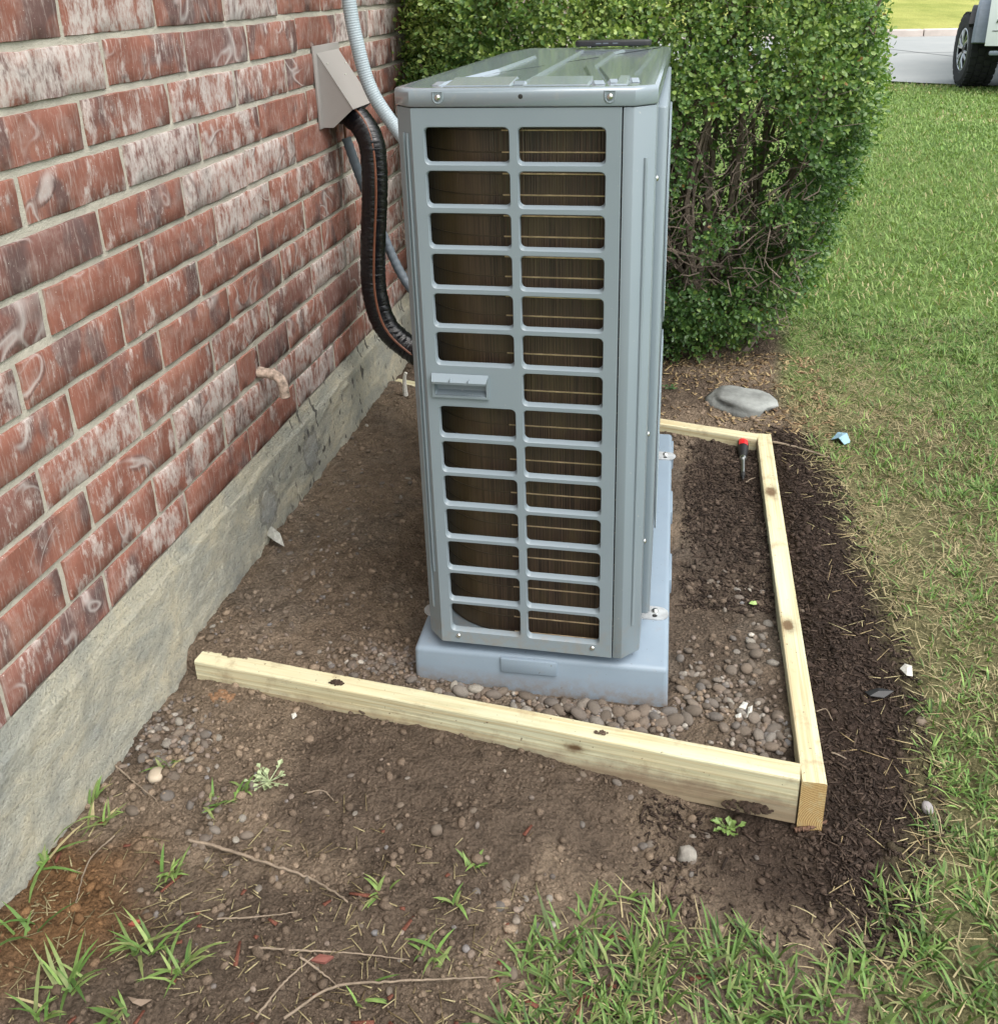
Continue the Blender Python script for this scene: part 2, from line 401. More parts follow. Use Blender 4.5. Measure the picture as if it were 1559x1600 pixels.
def m_lidpaint():
    t = NT('lid_paint'); g = t.coord()
    c = t.ramp(t.noise(g, 6, 3, 0.5), [(0.3, (0.205, 0.25, 0.285)), (0.7, (0.22, 0.265, 0.30))])
    c = t.mix(t.ramp(t.noise(t.mapv(g, (1, 1, 1)), 60, 5, 0.7), [(0.55, 0.0), (0.75, 0.3)]), c, (0.34, 0.34, 0.30))
    t.set(Base_Color=c, Roughness=t.math('ADD', t.math('MULTIPLY', t.noise(t.mapv(g, (30, 4, 1)), 3, 5, 0.7), 0.16), 0.05))
    t.b.inputs['Coat Weight'].default_value = 0.5; t.b.inputs['Coat Roughness'].default_value = 0.12
    return t.mat

def m_coil(name='coil_fins', olive=0.0):
    t = NT(name); g = t.coord(); xyz = t.sep(g)
    u = t.comb(t.math('MULTIPLY', xyz[0], 1.0), t.math('MULTIPLY', xyz[1], 1.0), t.math('MULTIPLY', xyz[2], 0.008))
    n = t.noise(u, 620, 0, 0.5)
    big = t.noise(t.comb(xyz[0], xyz[1], t.math('MULTIPLY', xyz[2], 0.3)), 30, 3, 0.6)
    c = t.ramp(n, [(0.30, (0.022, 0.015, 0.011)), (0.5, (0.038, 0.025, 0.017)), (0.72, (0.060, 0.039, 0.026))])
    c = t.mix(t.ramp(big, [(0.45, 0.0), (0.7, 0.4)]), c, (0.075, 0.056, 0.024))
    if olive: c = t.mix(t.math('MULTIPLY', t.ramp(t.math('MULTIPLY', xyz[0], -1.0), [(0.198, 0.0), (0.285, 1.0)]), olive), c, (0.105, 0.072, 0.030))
    t.set(Base_Color=c, Roughness=0.40, Metallic=0.1)
    t.bump(n, 0.5 if not olive else 0.2, 0.004)
    return t.mat

def m_leaf():
    t = NT('hedge_leaf'); c = t.attr(); g = t.geo()
    t.set(Base_Color=c, Roughness=0.38); t.b.inputs['Specular IOR Level'].default_value = 0.45
    tr = t.n.new('ShaderNodeBsdfTranslucent'); t.l.new(t.mix(1.0, c, (1.3, 1.5, 0.45), 'MULTIPLY'), tr.inputs[0])
    mx = t.n.new('ShaderNodeMixShader'); mx.inputs[0].default_value = 0.28
    t.l.new(t.b.outputs[0], mx.inputs[1]); t.l.new(tr.outputs[0], mx.inputs[2]); t.l.new(mx.outputs[0], t.out.inputs[0])
    return t.mat

def m_lawn():
    t = NT('lawn_ground'); g = t.geo(); xyz = t.sep(g)
    n = t.noise(g, 1.3, 5, 0.65); f = t.noise(g, 35, 5, 0.7)
    near = t.ramp(n, [(0.35, (0.105, 0.185, 0.045)), (0.6, (0.155, 0.23, 0.065))])
    far = t.ramp(t.noise(t.mapv(g, (0.5, 0.12, 1)), 1.2, 5, 0.7), [(0.3, (0.20, 0.25, 0.05)), (0.65, (0.40, 0.40, 0.12))])
    c = t.mix(t.ramp(t.math('MULTIPLY', xyz[1], 0.02), [(0.38, 0.0), (0.42, 1.0)]), near, far)
    c = t.mix(1.0, c, t.ramp(f, [(0.3, 0.6), (0.7, 1.3)]), 'MULTIPLY')
    t.set(Base_Color=c, Roughness=0.9); t.b.inputs['Specular IOR Level'].default_value = 0.1
    t.bump(f, 1.0, 0.04)
    return t.mat

def m_road():
    t = NT('driveway_concrete'); g = t.geo()
    n = t.noise(g, 0.8, 6, 0.65); f = t.noise(g, 90, 4, 0.7)
    c = t.ramp(n, [(0.3, (0.235, 0.25, 0.25)), (0.7, (0.295, 0.305, 0.30))])
    c = t.mix(t.ramp(f, [(0.3, 0.25), (0.5, 0.0)]), c, (0.3, 0.3, 0.29))
    st = t.ramp(t.noise(t.mapv(g, (0.4, 2.2, 1)), 1.6, 3, 0.6), [(0.62, 0.0), (0.75, 0.35)])
    c = t.mix(st, c, (0.33, 0.33, 0.32))
    t.set(Base_Color=c, Roughness=0.88); t.bump(f, 0.3, 0.004)
    return t.mat

def m_bark():
    t = NT('hedge_bark'); g = t.geo()
    n = t.noise(g, 40, 5, 0.65)
    t.set(Base_Color=t.ramp(n, [(0.3, (0.11, 0.085, 0.068)), (0.7, (0.26, 0.205, 0.165))]), Roughness=0.9)
    t.bump(t.noise(g, 150, 4, 0.6), 0.6, 0.003)
    return t.mat

def m_tape():
    t = NT('black_wrap_tape'); g = t.coord()
    n = t.noise(t.mapv(g, (8, 8, 80)), 3, 3, 0.6, 0.3); w = t.noise(t.mapv(g, (14, 14, 130)), 3, 3, 0.65)
    t.set(Base_Color=t.ramp(n, [(0.35, (0.004, 0.004, 0.005)), (0.7, (0.010, 0.010, 0.012))]), Roughness=0.2)
    t.bump(t.math('ADD', n, w), 0.35, 0.003)
    return t.mat

def m_pad():
    t = NT('pad_plastic'); g = t.coord()
    n = t.noise(g, 9, 4, 0.6); f = t.noise(g, 500, 3, 0.6)
    c = t.ramp(n, [(0.3, (0.18, 0.232, 0.285)), (0.7, (0.20, 0.255, 0.31))])
    c = t.mix(t.ramp(t.noise(g, 35, 6, 0.7), [(0.58, 0.0), (0.74, 0.35)]), c, (0.22, 0.19, 0.16))
    c = t.mix(t.ramp(t.noise(g, 160, 2, 0.5), [(0.72, 0.0), (0.75, 0.75)]), c, (0.08, 0.06, 0.05))
    # soil splashed up the rim
    c = t.mix(t.math('MULTIPLY', t.ramp(t.sep(g)[2], [(0.075, 1.0), (0.125, 0.0)]), t.ramp(t.noise(g, 60, 5, 0.7), [(0.35, 0.15), (0.6, 0.9)])), c, (0.17, 0.13, 0.095))
    t.set(Base_Color=c, Roughness=0.5); t.bump(f, 0.12, 0.001)
    return t.mat

M = dict(brick=m_brick(), mortar=m_mortar(), concrete=m_concrete(), soil=m_soil(), pebble=m_pebble(), end=m_endgrain(), paint=m_paint(),
         lid=m_lidpaint(), coil=m_coil(), leaf=m_leaf(), lawn=m_lawn(), road=m_road(), bark=m_bark(), tape=m_tape(), pad=m_pad(),
         grass=m_vcol('grass_blade', 0.55, 0.3, 120, 0.15, 0.25), bits=m_vcol('soil_bits', 0.95, 0.12, 400, 0.3, 0, 0.6),
         gravel=m_vcol('gravel_stone', 0.8, 0.2, 200, 0.25, 0, 0.4),
         copper=plain('copper_tube', (0.46, 0.35, 0.22), 0.38, 0.7, 0.5, 0.3, 60), seam=plain('coil_seam', (0.03, 0.02, 0.008), 0.6), dark=plain('dark_metal', (0.015, 0.015, 0.015), 0.6),
         zinc=plain('zinc_plate', (0.42, 0.44, 0.45), 0.5, 0.3, 0.5, 0.2, 60), steel=plain('zinc_steel', (0.62, 0.62, 0.60), 0.3, 1.0, 0.5, 0.08, 80), vent=plain('vent_taupe', (0.315, 0.295, 0.28), 0.45, 0, 0.4, 0.04, 12, 0.05),
         conduit=plain('conduit_pvc', (0.31, 0.37, 0.40), 0.45, 0, 0.4, 0.05, 10), dconduit=plain('conduit_dark', (0.12, 0.145, 0.17), 0.5, 0, 0.4, 0.08, 14),
         rust=plain('wire_jacket', (0.17, 0.065, 0.035), 0.5), phone=plain('phone_case', (0.02, 0.021, 0.023), 0.42), spigot=plain('old_copper', (0.44, 0.345, 0.28), 0.85, 0.0, 0.2, 0.6, 90, 1.0),
         rock=plain('limestone', (0.20, 0.21, 0.20), 0.85, 0, 0.3, 0.4, 14, 0.9), red=plain('red_plastic', (0.55, 0.015, 0.02), 0.35), black=plain('black_rubber', (0.012, 0.012, 0.013), 0.55),
         white=plain('white_scrap', (0.52, 0.51, 0.46), 0.7, 0, 0.3, 0.25, 200), plastic=plain('clear_film', (0.36, 0.36, 0.33), 0.35, 0, 0.5, 0.3, 80), blue=plain('blue_scrap', (0.22, 0.36, 0.45), 0.5), twig=plain('dry_twig', (0.22, 0.175, 0.13), 0.9, 0, 0.2, 0.3, 60, 0.5),
         carpaint=plain('truck_white', (0.68, 0.72, 0.74), 0.22, 0, 0.5, 0.02, 3), flare=plain('flare_grey', (0.17, 0.20, 0.24), 0.5), tyre=plain('tyre_rubber', (0.02, 0.021, 0.024), 0.75, 0, 0.3, 0.2, 40, 0.4),
         rim=plain('alloy_rim', (0.45, 0.47, 0.5), 0.3, 1.0, 0.5, 0.05, 20), glass=plain('dark_glass', (0.02, 0.025, 0.03), 0.06), kerb=plain('kerb_concrete', (0.50, 0.44, 0.40), 0.9, 0, 0.2, 0.15, 3, 0.4),
         decal=plain('decal_green', (0.05, 0.09, 0.05), 0.5), soffit=plain('soffit', (0.6, 0.58, 0.55), 0.8))

# ------------------------------------------------------------------ the ground's relief
ZL = -0.192                                   # top of the timber frame
FR = [(0.055, 1.342), (1.149, 1.227), (1.186, 1.223), (1.178, 2.489), (1.140, 2.487), (0.02, 2.742)]
def front_y(x): return 1.342 + (np.asarray(x, float) - 0.055) * (1.227 - 1.342) / (1.149 - 0.055) + 0.019
def back_y(x): return 2.730 + (np.asarray(x, float) - 0.02) * (2.470 - 2.730) / (1.140 - 0.02)
def right_x(y): return 1.167 + (np.asarray(y, float) - 1.223) * (1.159 - 1.167) / 1.266
def in_frame(x, y, e=0.012):
    return sst(-e, e, y - front_y(x)) * sst(-e, e, back_y(x) - y) * sst(-e, e, right_x(y) - x)
LB = [(-1.0, 1.24), (0.9, 1.24), (1.12, 1.295), (1.3, 1.37), (1.62, 1.39), (1.96, 1.35), (2.3, 1.315), (2.47, 1.29), (2.62, 1.25), (2.9, 1.24), (3.3, 1.28), (9, 1.3)]
def lawn_edge(y): return np.interp(y, [a for a, b in LB], [b for a, b in LB])
def ground(x, y, detail=True):
    x = np.asarray(x, float); y = np.asarray(y, float)
    inn = in_frame(x, y)
    zin = -0.196 - 0.026 * sst(0.05, 0.9, x) + 0.004 * sst(2.0, 2.5, y)
    zf = -0.236 - 0.006 * sst(0.05, 0.35, x) - 0.056 * sst(0.55, 1.15, x) + 0.022 * sst(1.0, 0.7, y) * sst(0.5, 0.0, x)
    zr = -0.294 + 0.077 * sst(1.2, 1.9, y) - 0.02 * sst(1.19, 1.5, x)
    zb = -0.205 - 0.01 * sst(0.9, 1.6, x)
    zout = lerp(zf, zr, sst(1.05, 1.25, x) * sst(1.0, 1.25, y))
    zout = lerp(zout, zb, sst(2.35, 2.6, y))
    z = lerp(zout, zin, inn)
    z = lerp(z, -0.25, sst(3.2, 6.0, np.hypot(x - 0.9, y - 0.5)))
    if detail:
        lawn = sst(-0.02, 0.06, x - lawn_edge(y))
        z = z + 0.013 * fbm(x, y, 9, 3, 3) + 0.006 * fbm(x, y, 38, 3, 5) * (1 - 0.5 * lawn) + 0.0032 * fbm(x, y, 130, 2, 9) * (1 - lawn)
    return z
def hit(px, py, up=0.0):
    """the point of the ground seen at a place of the photograph"""
    d = CAM_F + CAM_R * ((px - CXP) / FPX) - CAM_U * ((py - CYP) / FPX)
    z = -0.22
    for _ in range(14):
        t = (z - CAM_C.z) / d.z; p = CAM_C + d * t
        z = float(ground(p.x, p.y)) + up
    return Vector((p.x, p.y, z))

# ------------------------------------------------------------------ structure: ground sheets, road, kerb
def grid(xs, ys):
    X, Y = np.meshgrid(xs, ys); nx, ny = len(xs), len(ys)
    i = np.arange(nx * ny).reshape(ny, nx)
    F = np.stack([i[:-1, :-1], i[:-1, 1:], i[1:, 1:], i[1:, :-1]], -1).reshape(-1, 4)
    return X.ravel(), Y.ravel(), F

def soil_colour(x, y):
    C = np.zeros((len(x), 3))
    tan = np.array((0.190, 0.145, 0.104)); brown = np.array((0.102, 0.077, 0.057)); mulch = np.array((0.040, 0.028, 0.022)); thatch = np.array((0.135, 0.125, 0.062)); rust = np.array((0.15, 0.082, 0.038)); grey = np.array((0.150, 0.124, 0.098))
    n1 = fbm(x, y, 5, 4, 31); n2 = fbm(x, y, 11, 3, 51)
    C[:] = brown
    C = lerp(C, tan, (sst(-0.1, 0.35, n1) * 0.9)[:, None])
    C = lerp(C, tan, (0.55 * in_frame(x, y) * sst(.95, .5, x))[:, None])
    C = lerp(C, grey, (sst(0.0, 0.4, n2) * 0.5 * in_frame(x, y))[:, None])
    mu = sst(-0.02, 0.02, x - right_x(y)) * sst(0.95, 1.2, y + 0.25 * n2) * sst(2.62, 2.45, y)
    mu = np.maximum(mu, sst(0.9, 1.1, x + 0.08 * n2) * sst(1.02, 1.12, y) * sst(1.4, 1.25, y) * 0.9)
    mu = np.maximum(mu, in_frame(x, y) * sst(0.93, 1.0, x) * sst(1.62, 1.85, y + 0.2 * n2) * 0.8 * sst(-0.7, 0.2, n1))
    C = lerp(C, mulch, np.clip(mu, 0, 1)[:, None])
    la = sst(-0.05, 0.05, x - lawn_edge(y) + 0.03 * n2)
    th2 = lerp(thatch, np.array((.125, .200, .056)), np.clip(sst(2.5, 3.4, y + .25 * n1) + sst(1.75, 2.3, x + .2 * n1), 0, 1)[:, None])
    C = lerp(C, th2, la[:, None])
    C = lerp(C, rust, (sst(0.16, 0.06, np.hypot((x - 0.10) * 1.0, (y - 0.86) * 0.9) + 0.05 * n2) * 0.9)[:, None])
    return C

gx, gy, gF = grid(np.arange(-0.02, 2.62, 0.0075), np.arange(0.45, 3.62, 0.0075))
gz = ground(gx, gy)
soil = np_mesh('soil_ground', np.stack([gx, gy, gz], 1), gF, M['soil'], None, soil_colour(gx, gy), True)
tag(soil, kind='structure')
fx, fy, fF = grid(np.concatenate([np.linspace(-300, -3, 30), np.arange(-2.8, 12, 0.2), np.linspace(12.5, 300, 30)]),
                  np.concatenate([np.linspace(-60, -1, 10), np.arange(-0.8, 13, 0.2), np.arange(13.2, 22, 0.4), np.linspace(23, 500, 50)]))
inner = (fx > -0.1) & (fx < 2.55) & (fy > 0.5) & (fy < 3.55)
fz = ground(fx, fy, False) + 0.012 * fbm(fx, fy, 1.2, 3, 8)
fz = np.where(fx < 0, -0.3, fz); fz = np.where(inner, fz - 0.08, fz - 0.012)
fz = np.where((fy > 20.6) , -0.16, fz)
road_side = sst(11.0, 11.6, fy)
fz = np.where((fy > 11.0) & (fy < 20.6) & (fx > -0.1), np.minimum(fz, -0.27), fz)
lawn = np_mesh('lawn_ground', np.stack([fx, fy, fz], 1), fF, M['lawn'], None, None, True); tag(lawn, kind='structure')

m = MB()
near = [(-40, 13.4), (0, 13.2), (2.2, 12.75), (2.9, 12.4), (3.4, 12.05), (3.9, 11.75), (4.6, 11.6), (6, 11.55), (40, 11.55)]
far = [(40, 20.3), (-40, 20.3)]
m.add([(x, y, -0.235) for x, y in near + far], [tuple(range(len(near) + 2))])
road = m.build('driveway', M['road']); tag(road, kind='structure')
for i in range(14):      # the kerb stones on the far side, with joints
    x0 = -16 + i * 3.0
    k = MB((x0, 20.3, -0.25)); k.box(x0, x0 + 2.985, 20.3, 20.52, -0.4, -0.11)
    o = k.build('kerb_stone', M['kerb'], road, bevel=0.02, loc=(x0, 20.3, -0.25))
for (a, b) in (((3.1, 19.2), (4.9, 14.6)), ((6.2, 20.2), (6.2, 11.7)), ((-2, 16.5), (14, 16.2))):
    A, B = Vector((a[0], a[1], -0.231)), Vector((b[0], b[1], -0.231)); n = Vector((-(B - A).y, (B - A).x, 0)).normalized() * 0.012
    jt = MB(); jt.add([A - n, B - n, B + n, A + n], [(0, 1, 2, 3)]); jt.build('expansion_joint', M['dark'], road)

# ------------------------------------------------------------------ the house wall: mortar, bricks, foundation
H = 0.0835
wall = empty('brick_wall', (0, 0, 0), 0, 'red brick house wall with whitewashed bricks above a pale concrete foundation', 'wall')
mw = MB(); mw.box(-0.30, -0.0030, -1.5, 7.5, 0.0, 2.75)
mort = mw.build('mortar', M['mortar'], wall)
def brick_mesh(L, hh, seed):
    r = random.Random(seed)
    nx, nz = 8, 3
    ys = [-L / 2 + 0.0014 + (L - 0.0028) * i / nx for i in range(nx + 1)]; zs = [-hh / 2 + 0.0014 + (hh - 0.0028) * i / nz for i in range(nz + 1)]
    bm = bmesh.new(); vv = {}
    for i, y in enumerate(ys):
        for k, z in enumerate(zs):
            e = 0.0006 if (i in (0, nx) or k in (0, nz)) else 0
            vv[i, k] = bm.verts.new((r.uniform(-0.0012, 0.0012) - e, y + (r.uniform(-.0012, .0012) if i in (0, nx) else 0), z + (r.uniform(-.0008, .0008) if k in (0, nz) else 0)))
    for i in range(nx):
        for k in range(nz):
            bm.faces.new((vv[i, k], vv[i + 1, k], vv[i + 1, k + 1], vv[i, k + 1]))
    loop = [(i, 0) for i in range(nx)] + [(nx, k) for k in range(nz)] + [(i, nz) for i in range(nx, 0, -1)] + [(0, k) for k in range(nz, 0, -1)]
    rim = []; back = []
    for (i, k) in loop:
        p = vv[i, k].co
        dy = -0.0014 if i == 0 else (0.0014 if i == nx else 0); dz = -0.0014 if k == 0 else (0.0014 if k == nz else 0)
        j = r.uniform(-0.0009, 0.0009)
        rim.append(bm.verts.new((-0.0022, p.y + dy + (j if i in (0, nx) else 0), p.z + dz + (j if k in (0, nz) else 0))))
        back.append(bm.verts.new((-0.05, p.y + dy, p.z + dz)))
    n = len(loop)
    for a in range(n):
        b = (a + 1) % n
        bm.faces.new((vv[loop[b]], vv[loop[a]], rim[a], rim[b])); bm.faces.new((rim[b], rim[a], back[a], back[b]))
    bmesh.ops.recalc_face_normals(bm, faces=bm.faces)
    me = bpy.data.meshes.new('brick'); bm.to_mesh(me); bm.free(); me.materials.append(M['brick'])
    me.polygons.foreach_set('use_smooth', [True] * len(me.polygons))
    try: me.set_sharp_from_angle(angle=rad(50))
    except Exception: pass
    return me
BL, BH = 0.258, H - 0.0125
bmeshes = [brick_mesh(BL, BH, 100 + i) for i in range(10)]
HEADS = {11: [1.3825, 1.6537, 1.9193, 2.1863, 2.4573, 2.7197], 10: [1.476, 1.7428, 2.0124, 2.28, 2.5518, 2.8173], 9: [1.3875, 1.6578, 1.9298, 2.1994, 2.4771, 2.7564],
         8: [1.2106, 1.4823, 1.7498, 2.0241, 2.3033, 2.5807, 2.86], 7: [1.3839, 1.6581, 1.9315, 2.2022, 2.4844, 2.76], 6: [1.2118, 1.4868, 1.7649, 2.0335, 2.3048, 2.5855],
         5: [1.122, 1.3952, 1.6709, 1.9494, 2.219, 2.4895], 4: [1.2233, 1.4974, 1.7743, 2.0523, 2.3182, 2.5858], 3: [1.1206, 1.3951, 1.6791, 1.9588, 2.2213, 2.4829],
         2: [1.2162, 1.4965, 1.77, 1.8775, 2.0438, 2.2958, 2.5626], 1: [1.1204, 1.3978, 1.6808, 1.9619, 2.2458, 2.53], 0: [0.9482, 1.2154, 1.4954, 1.7777, 2.0497, 2.3191, 2.5825]}
rest = MB(); nb = 0; rb = random.Random(5)
for c in range(0, 31):
    js = list(HEADS.get(c, []))
    if not js: js = [1.38 + (0.135 if c % 2 else 0)]
    while js[0] > -1.2: js.insert(0, js[0] - 0.272 + rb.uniform(-.004, .004))
    while js[-1] < 7.2: js.append(js[-1] + 0.272 + rb.uniform(-.004, .004))
    zc = (c + 0.5) * H + (0.003 if c == 0 else 0)
    for a, b in zip(js, js[1:]):
        L = b - a - rb.uniform(0.0095, 0.014); yc = (a + b) / 2 + rb.uniform(-.001, .001)
        if c <= 12 and 0.55 < yc < 3.35 and nb < 300:
            o = bpy.data.objects.new('brick', bmeshes[rb.randrange(10)]); COL.objects.link(o); o.parent = wall
            o.location = (rb.uniform(0.0, .0026), yc, zc + rb.uniform(-.0015, .0015)); o.scale = (1, L / BL, 1)
            o.rotation_euler = (rb.uniform(-.005, .005), 0, rb.uniform(-.005, .005)); nb += 1
        else:
            rest.box(-0.04, rb.uniform(-.001, .0025), yc - L / 2, yc + L / 2, zc - BH / 2, zc + BH / 2)
rs = rest.build('brick_field', M['brick'], wall); tag(rs, kind='stuff')

ys = np.concatenate([np.arange(-1.5, 0.6, 0.03), np.arange(0.6, 3.4, 0.006), np.arange(3.4, 7.5, 0.03)]); zs = np.concatenate([np.linspace(0.012, -0.05, 22), np.linspace(-0.056, -0.42, 60)])
Yg, Zg = np.meshgrid(ys, zs); yv, zv = Yg.ravel(), Zg.ravel()
n = fbm(yv, zv, 7, 3, 71); nf = fbm(yv, zv, 45, 3, 73); nff = fbm(yv, zv, 140, 2, 75)
edge = -0.024 + 0.006 * fbm(yv, yv * 0, 9, 3, 77) + 0.004 * fbm(yv, yv * 0, 60, 2, 79)
prof = np.where(zv > edge, 0.0035 + (0.012 - zv) * 0.22, 0.017 + (edge - zv) * 0.035)
chip = sst(1.75, 2.05, yv) * sst(-0.012, 0.0, zv + 0.06) * sst(0.0, 0.012, edge - zv + 0.004)
xv = prof + 0.0028 * n * sst(0.0, -0.03, zv) + 0.0032 * nf * sst(-0.018, -0.03, zv) + 0.0007 * nff + chip * (0.004 * np.abs(nf) - 0.003 * sst(0.1, 0.5, n))
nyy, nzz = len(ys), len(zs); ii = np.arange(nyy * nzz).reshape(nzz, nyy)
fF2 = np.stack([ii[:-1, :-1], ii[1:, :-1], ii[1:, 1:], ii[:-1, 1:]], -1).reshape(-1, 4)
fnd = np_mesh('foundation', np.stack([xv, yv, zv], 1), fF2, M['concrete'], wall, None, True)
tag(fnd, 'pale weathered concrete foundation below the bricks')
b2 = MB(); b2.box(-0.3, 0.0, -1.5, 7.5, -0.42, 0.0); b2.build('foundation_core', M['concrete'], wall)
so_ = MB(); so_.box(-0.3, 0.45, -1.6, 7.6, 2.62, 2.66); so_.box(0.43, 0.45, -1.6, 7.6, 2.55, 2.80); so_.build('soffit', M['soffit'], wall)

# ------------------------------------------------------------------ timber frame
def board(name, a, b, w, h, mat, label, endmat):
    """a, b: the ends of one long top edge; w signed to the left of a->b"""
    A, B = Vector(a), Vector(b); L = (B - A).length; ang = math.atan2(B.y - A.y, B.x - A.x)
    m = MB(); nx = 24; rr = random.Random(name + label)
    sec = [(0, -h), (0, -0.003), (0.0012, -0.0008), (0.004, 0), (abs(w) - 0.004, 0), (abs(w) - 0.0012, -0.0008), (abs(w), -0.003), (abs(w), -h)]
    sg = 1 if w > 0 else -1; vs = []
    for i in range(nx + 1):
        bow = 0.0018 * math.sin(i / nx * 3.1); j = rr.uniform(-.0005, .0005)
        for (y, z) in sec: vs.append((L * i / nx, sg * y + bow, z + j))
    k = len(sec); fs = []
    for i in range(nx):
        for q in range(k):
            fs.append((i * k + q, i * k + (q + 1) % k, (i + 1) * k + (q + 1) % k, (i + 1) * k + q))
    m.add(vs, fs, 0); m.add(vs[:k], [tuple(range(k))], 1); m.add(vs[-k:], [tuple(range(k))], 1)
    o = m.build(name, [mat, endmat]); o.location = A; o.rotation_euler = (0, 0, ang)
    return tag(o, label, 'timber')
board('timber_board', (1.1705 - 0.0205, 1.226, ZL), (1.1400, 2.4885, ZL), -0.0385, 0.105, m_wood('pine_right', [(0.40, -0.012, 0, 0.011), (0.935, -0.016, 0, 0.013)], 1, 0.35),
      'long pale pine board edging the bed beside dark mulch and lawn', M['end'])
board('timber_board', (0.055, 1.342, ZL), (1.1475, 1.2285, ZL), 0.037, 0.092, m_wood('pine_front', [(0.735, 0, -0.028, 0.008)], 2, 0.55),
      'short pale pine board across the bed in front of the unit', M['end'])
board('timber_board', (0.03, 2.708, ZL), (1.1385, 2.4515, ZL), 0.037, 0.092, m_wood('pine_back', [(0.6, 0.01, 0, 0.005)], 3, 0.4),
      'pale pine board across the bed behind the unit, near the shrub', M['end'])

# ------------------------------------------------------------------ equipment pad
P0 = Vector((0.8377, 1.3884, -0.1223))
pad = empty('equipment_pad', (P0.x, P0.y, -0.30), 0.0237, 'blue-grey plastic equipment pad under the heat pump unit', 'pad')
po = (P0.x, P0.y, -0.30); ZP = -0.1423
x0, x1, y0p, y1p = 0.4771, 0.9356, 1.3955, 2.3502
b = MB(po); b.prism([(x0 - .006, y0p - .006), (x1 + .006, y0p - .006), (x1 + .006, y1p + .006), (x0 - .006, y1p + .006)], -0.33, -0.2)
vs = []
bb = MB(po)
bb.add([(x0 - .005, y0p - .005, -.33), (x1 + .005, y0p - .005, -.33), (x1 + .005, y1p + .005, -.33), (x0 - .005, y1p + .005, -.33), (x0, y0p, ZP), (x1, y0p, ZP), (x1, y1p, ZP), (x0, y1p, ZP)],
       [(0, 3, 2, 1), (4, 5, 6, 7), (0, 1, 5, 4), (1, 2, 6, 5), (2, 3, 7, 6), (3, 0, 4, 7)])
bb.build('slab', M['pad'], pad, True, 0.009, 3)
r1 = MB(po); r1.box(0.638, 0.740, y0p - 0.0055, y0p + 0.012, ZP - 0.034, ZP - 0.004); r1.build('raised_rib', M['pad'], pad, True, 0.002, 2)
for i in range(3):
    r2 = MB(po); yy = y0p + 0.28 + i * 0.27; r2.box(x1 - 0.012, x1 + 0.004, yy, yy + 0.10, ZP - 0.036, ZP - 0.004); r2.build('raised_rib', M['pad'], pad, True, 0.002, 2)

# ------------------------------------------------------------------ heat pump unit
U = empty('heat_pump', tuple(P0), 0.0, 'tall grey heat pump unit with louvred coil panel on a plastic pad', 'heat pump')
xL, xS, xR, chx, chy, Y0, LU, ZB, ZS, ZT = 0.5313, 0.8377, 0.854, 0.0291, 0.0298, 1.3884, 0.85, -0.1223, 0.8194, 0.8441
XA, XB = xL - chx, xR + chx
def cell(m, x0, x1, z0, z1, hole, r=0.008, depth=0.010, seg=4, sill=0.004):
    hx0, hx1, hz0, hz1 = hole
    cs = [((hx1 - r, hz1 - r), 0, (x1, z1)), ((hx0 + r, hz1 - r), 90, (x0, z1)), ((hx0 + r, hz0 + r), 180, (x0, z0)), ((hx1 - r, hz0 + r), 270, (x1, z0))]
    inn = []; fs = []; vs = []
    arcs = []
    for (c, a0, oc) in cs:
        arc = []
        for k in range(seg + 1):
            a = rad(a0 + 90 * k / seg); arc.append((c[0] + r * math.cos(a), c[1] + r * math.sin(a)))
        arcs.append((arc, oc))
    for q, (arc, oc) in enumerate(arcs):
        vs2 = [(oc[0], Y0, oc[1])] + [(p[0], Y0, p[1]) for p in arc]
        m.add(vs2, [(0, k + 1, k + 2) for k in range(seg)])
        na, no = arcs[(q + 1) % 4]
        m.add([(oc[0], Y0, oc[1]), (arc[-1][0], Y0, arc[-1][1]), (na[0][0], Y0, na[0][1]), (no[0], Y0, no[1])], [(0, 1, 2, 3)])
        inn += arc
    n = len(inn); cxm, czm = (hx0 + hx1) / 2, (hz0 + hz1) / 2
    # rolled edge then the reveal
    ring0 = [(p[0], Y0, p[1]) for p in inn]
    ring1 = [(p[0] - 0.0012 * np.sign(p[0] - cxm), Y0 + 0.0016, p[1] - 0.0012 * np.sign(p[1] - czm)) for p in inn]
    ring2 = [(p[0] - 0.0016 * np.sign(p[0] - cxm), Y0 + depth, p[1] + (sill if p[1] < czm else -0.0012)) for p in inn]
    m.add(ring0 + ring1 + ring2, [(i, (i + 1) % n, n + (i + 1) % n, n + i) for i in range(n)] + [(n + i, n + (i + 1) % n, 2 * n + (i + 1) % n, 2 * n + i) for i in range(n)])
    # folded-in lip behind the opening
    return m
fp = MB(P0)
pitch = 0.0634; top0 = 0.7905; hgt = 0.0555
xc = 0.6818
for r in range(14):
    zt_ = top0 - r * pitch * (1 + 0.0006 * r) + 0.0015 * min(r, 4) / 4; zb_ = zt_ - hgt - 0.0003 * r
    if r == 0: cz1 = ZS - 0.0025
    cz0 = (zb_ + (top0 - (r + 1) * pitch * (1 + 0.0006 * (r + 1)) + 0.0015 * min(r + 1, 4) / 4)) / 2 if r < 13 else ZB
    cell(fp, xc, xS - 0.0009, cz0, cz1, (0.6872, 0.8155, zb_, zt_))
    if r != 6: cell(fp, xL, xc, cz0, cz1, (0.5485, 0.6765, zb_, zt_))
    else:
        cell(fp, xL, xc, cz0, cz1, (0.5435, 0.6310, 0.3655, 0.3965), 0.003, 0.020, 3, 0.012); hz = (cz0, cz1)
    cz1 = cz0
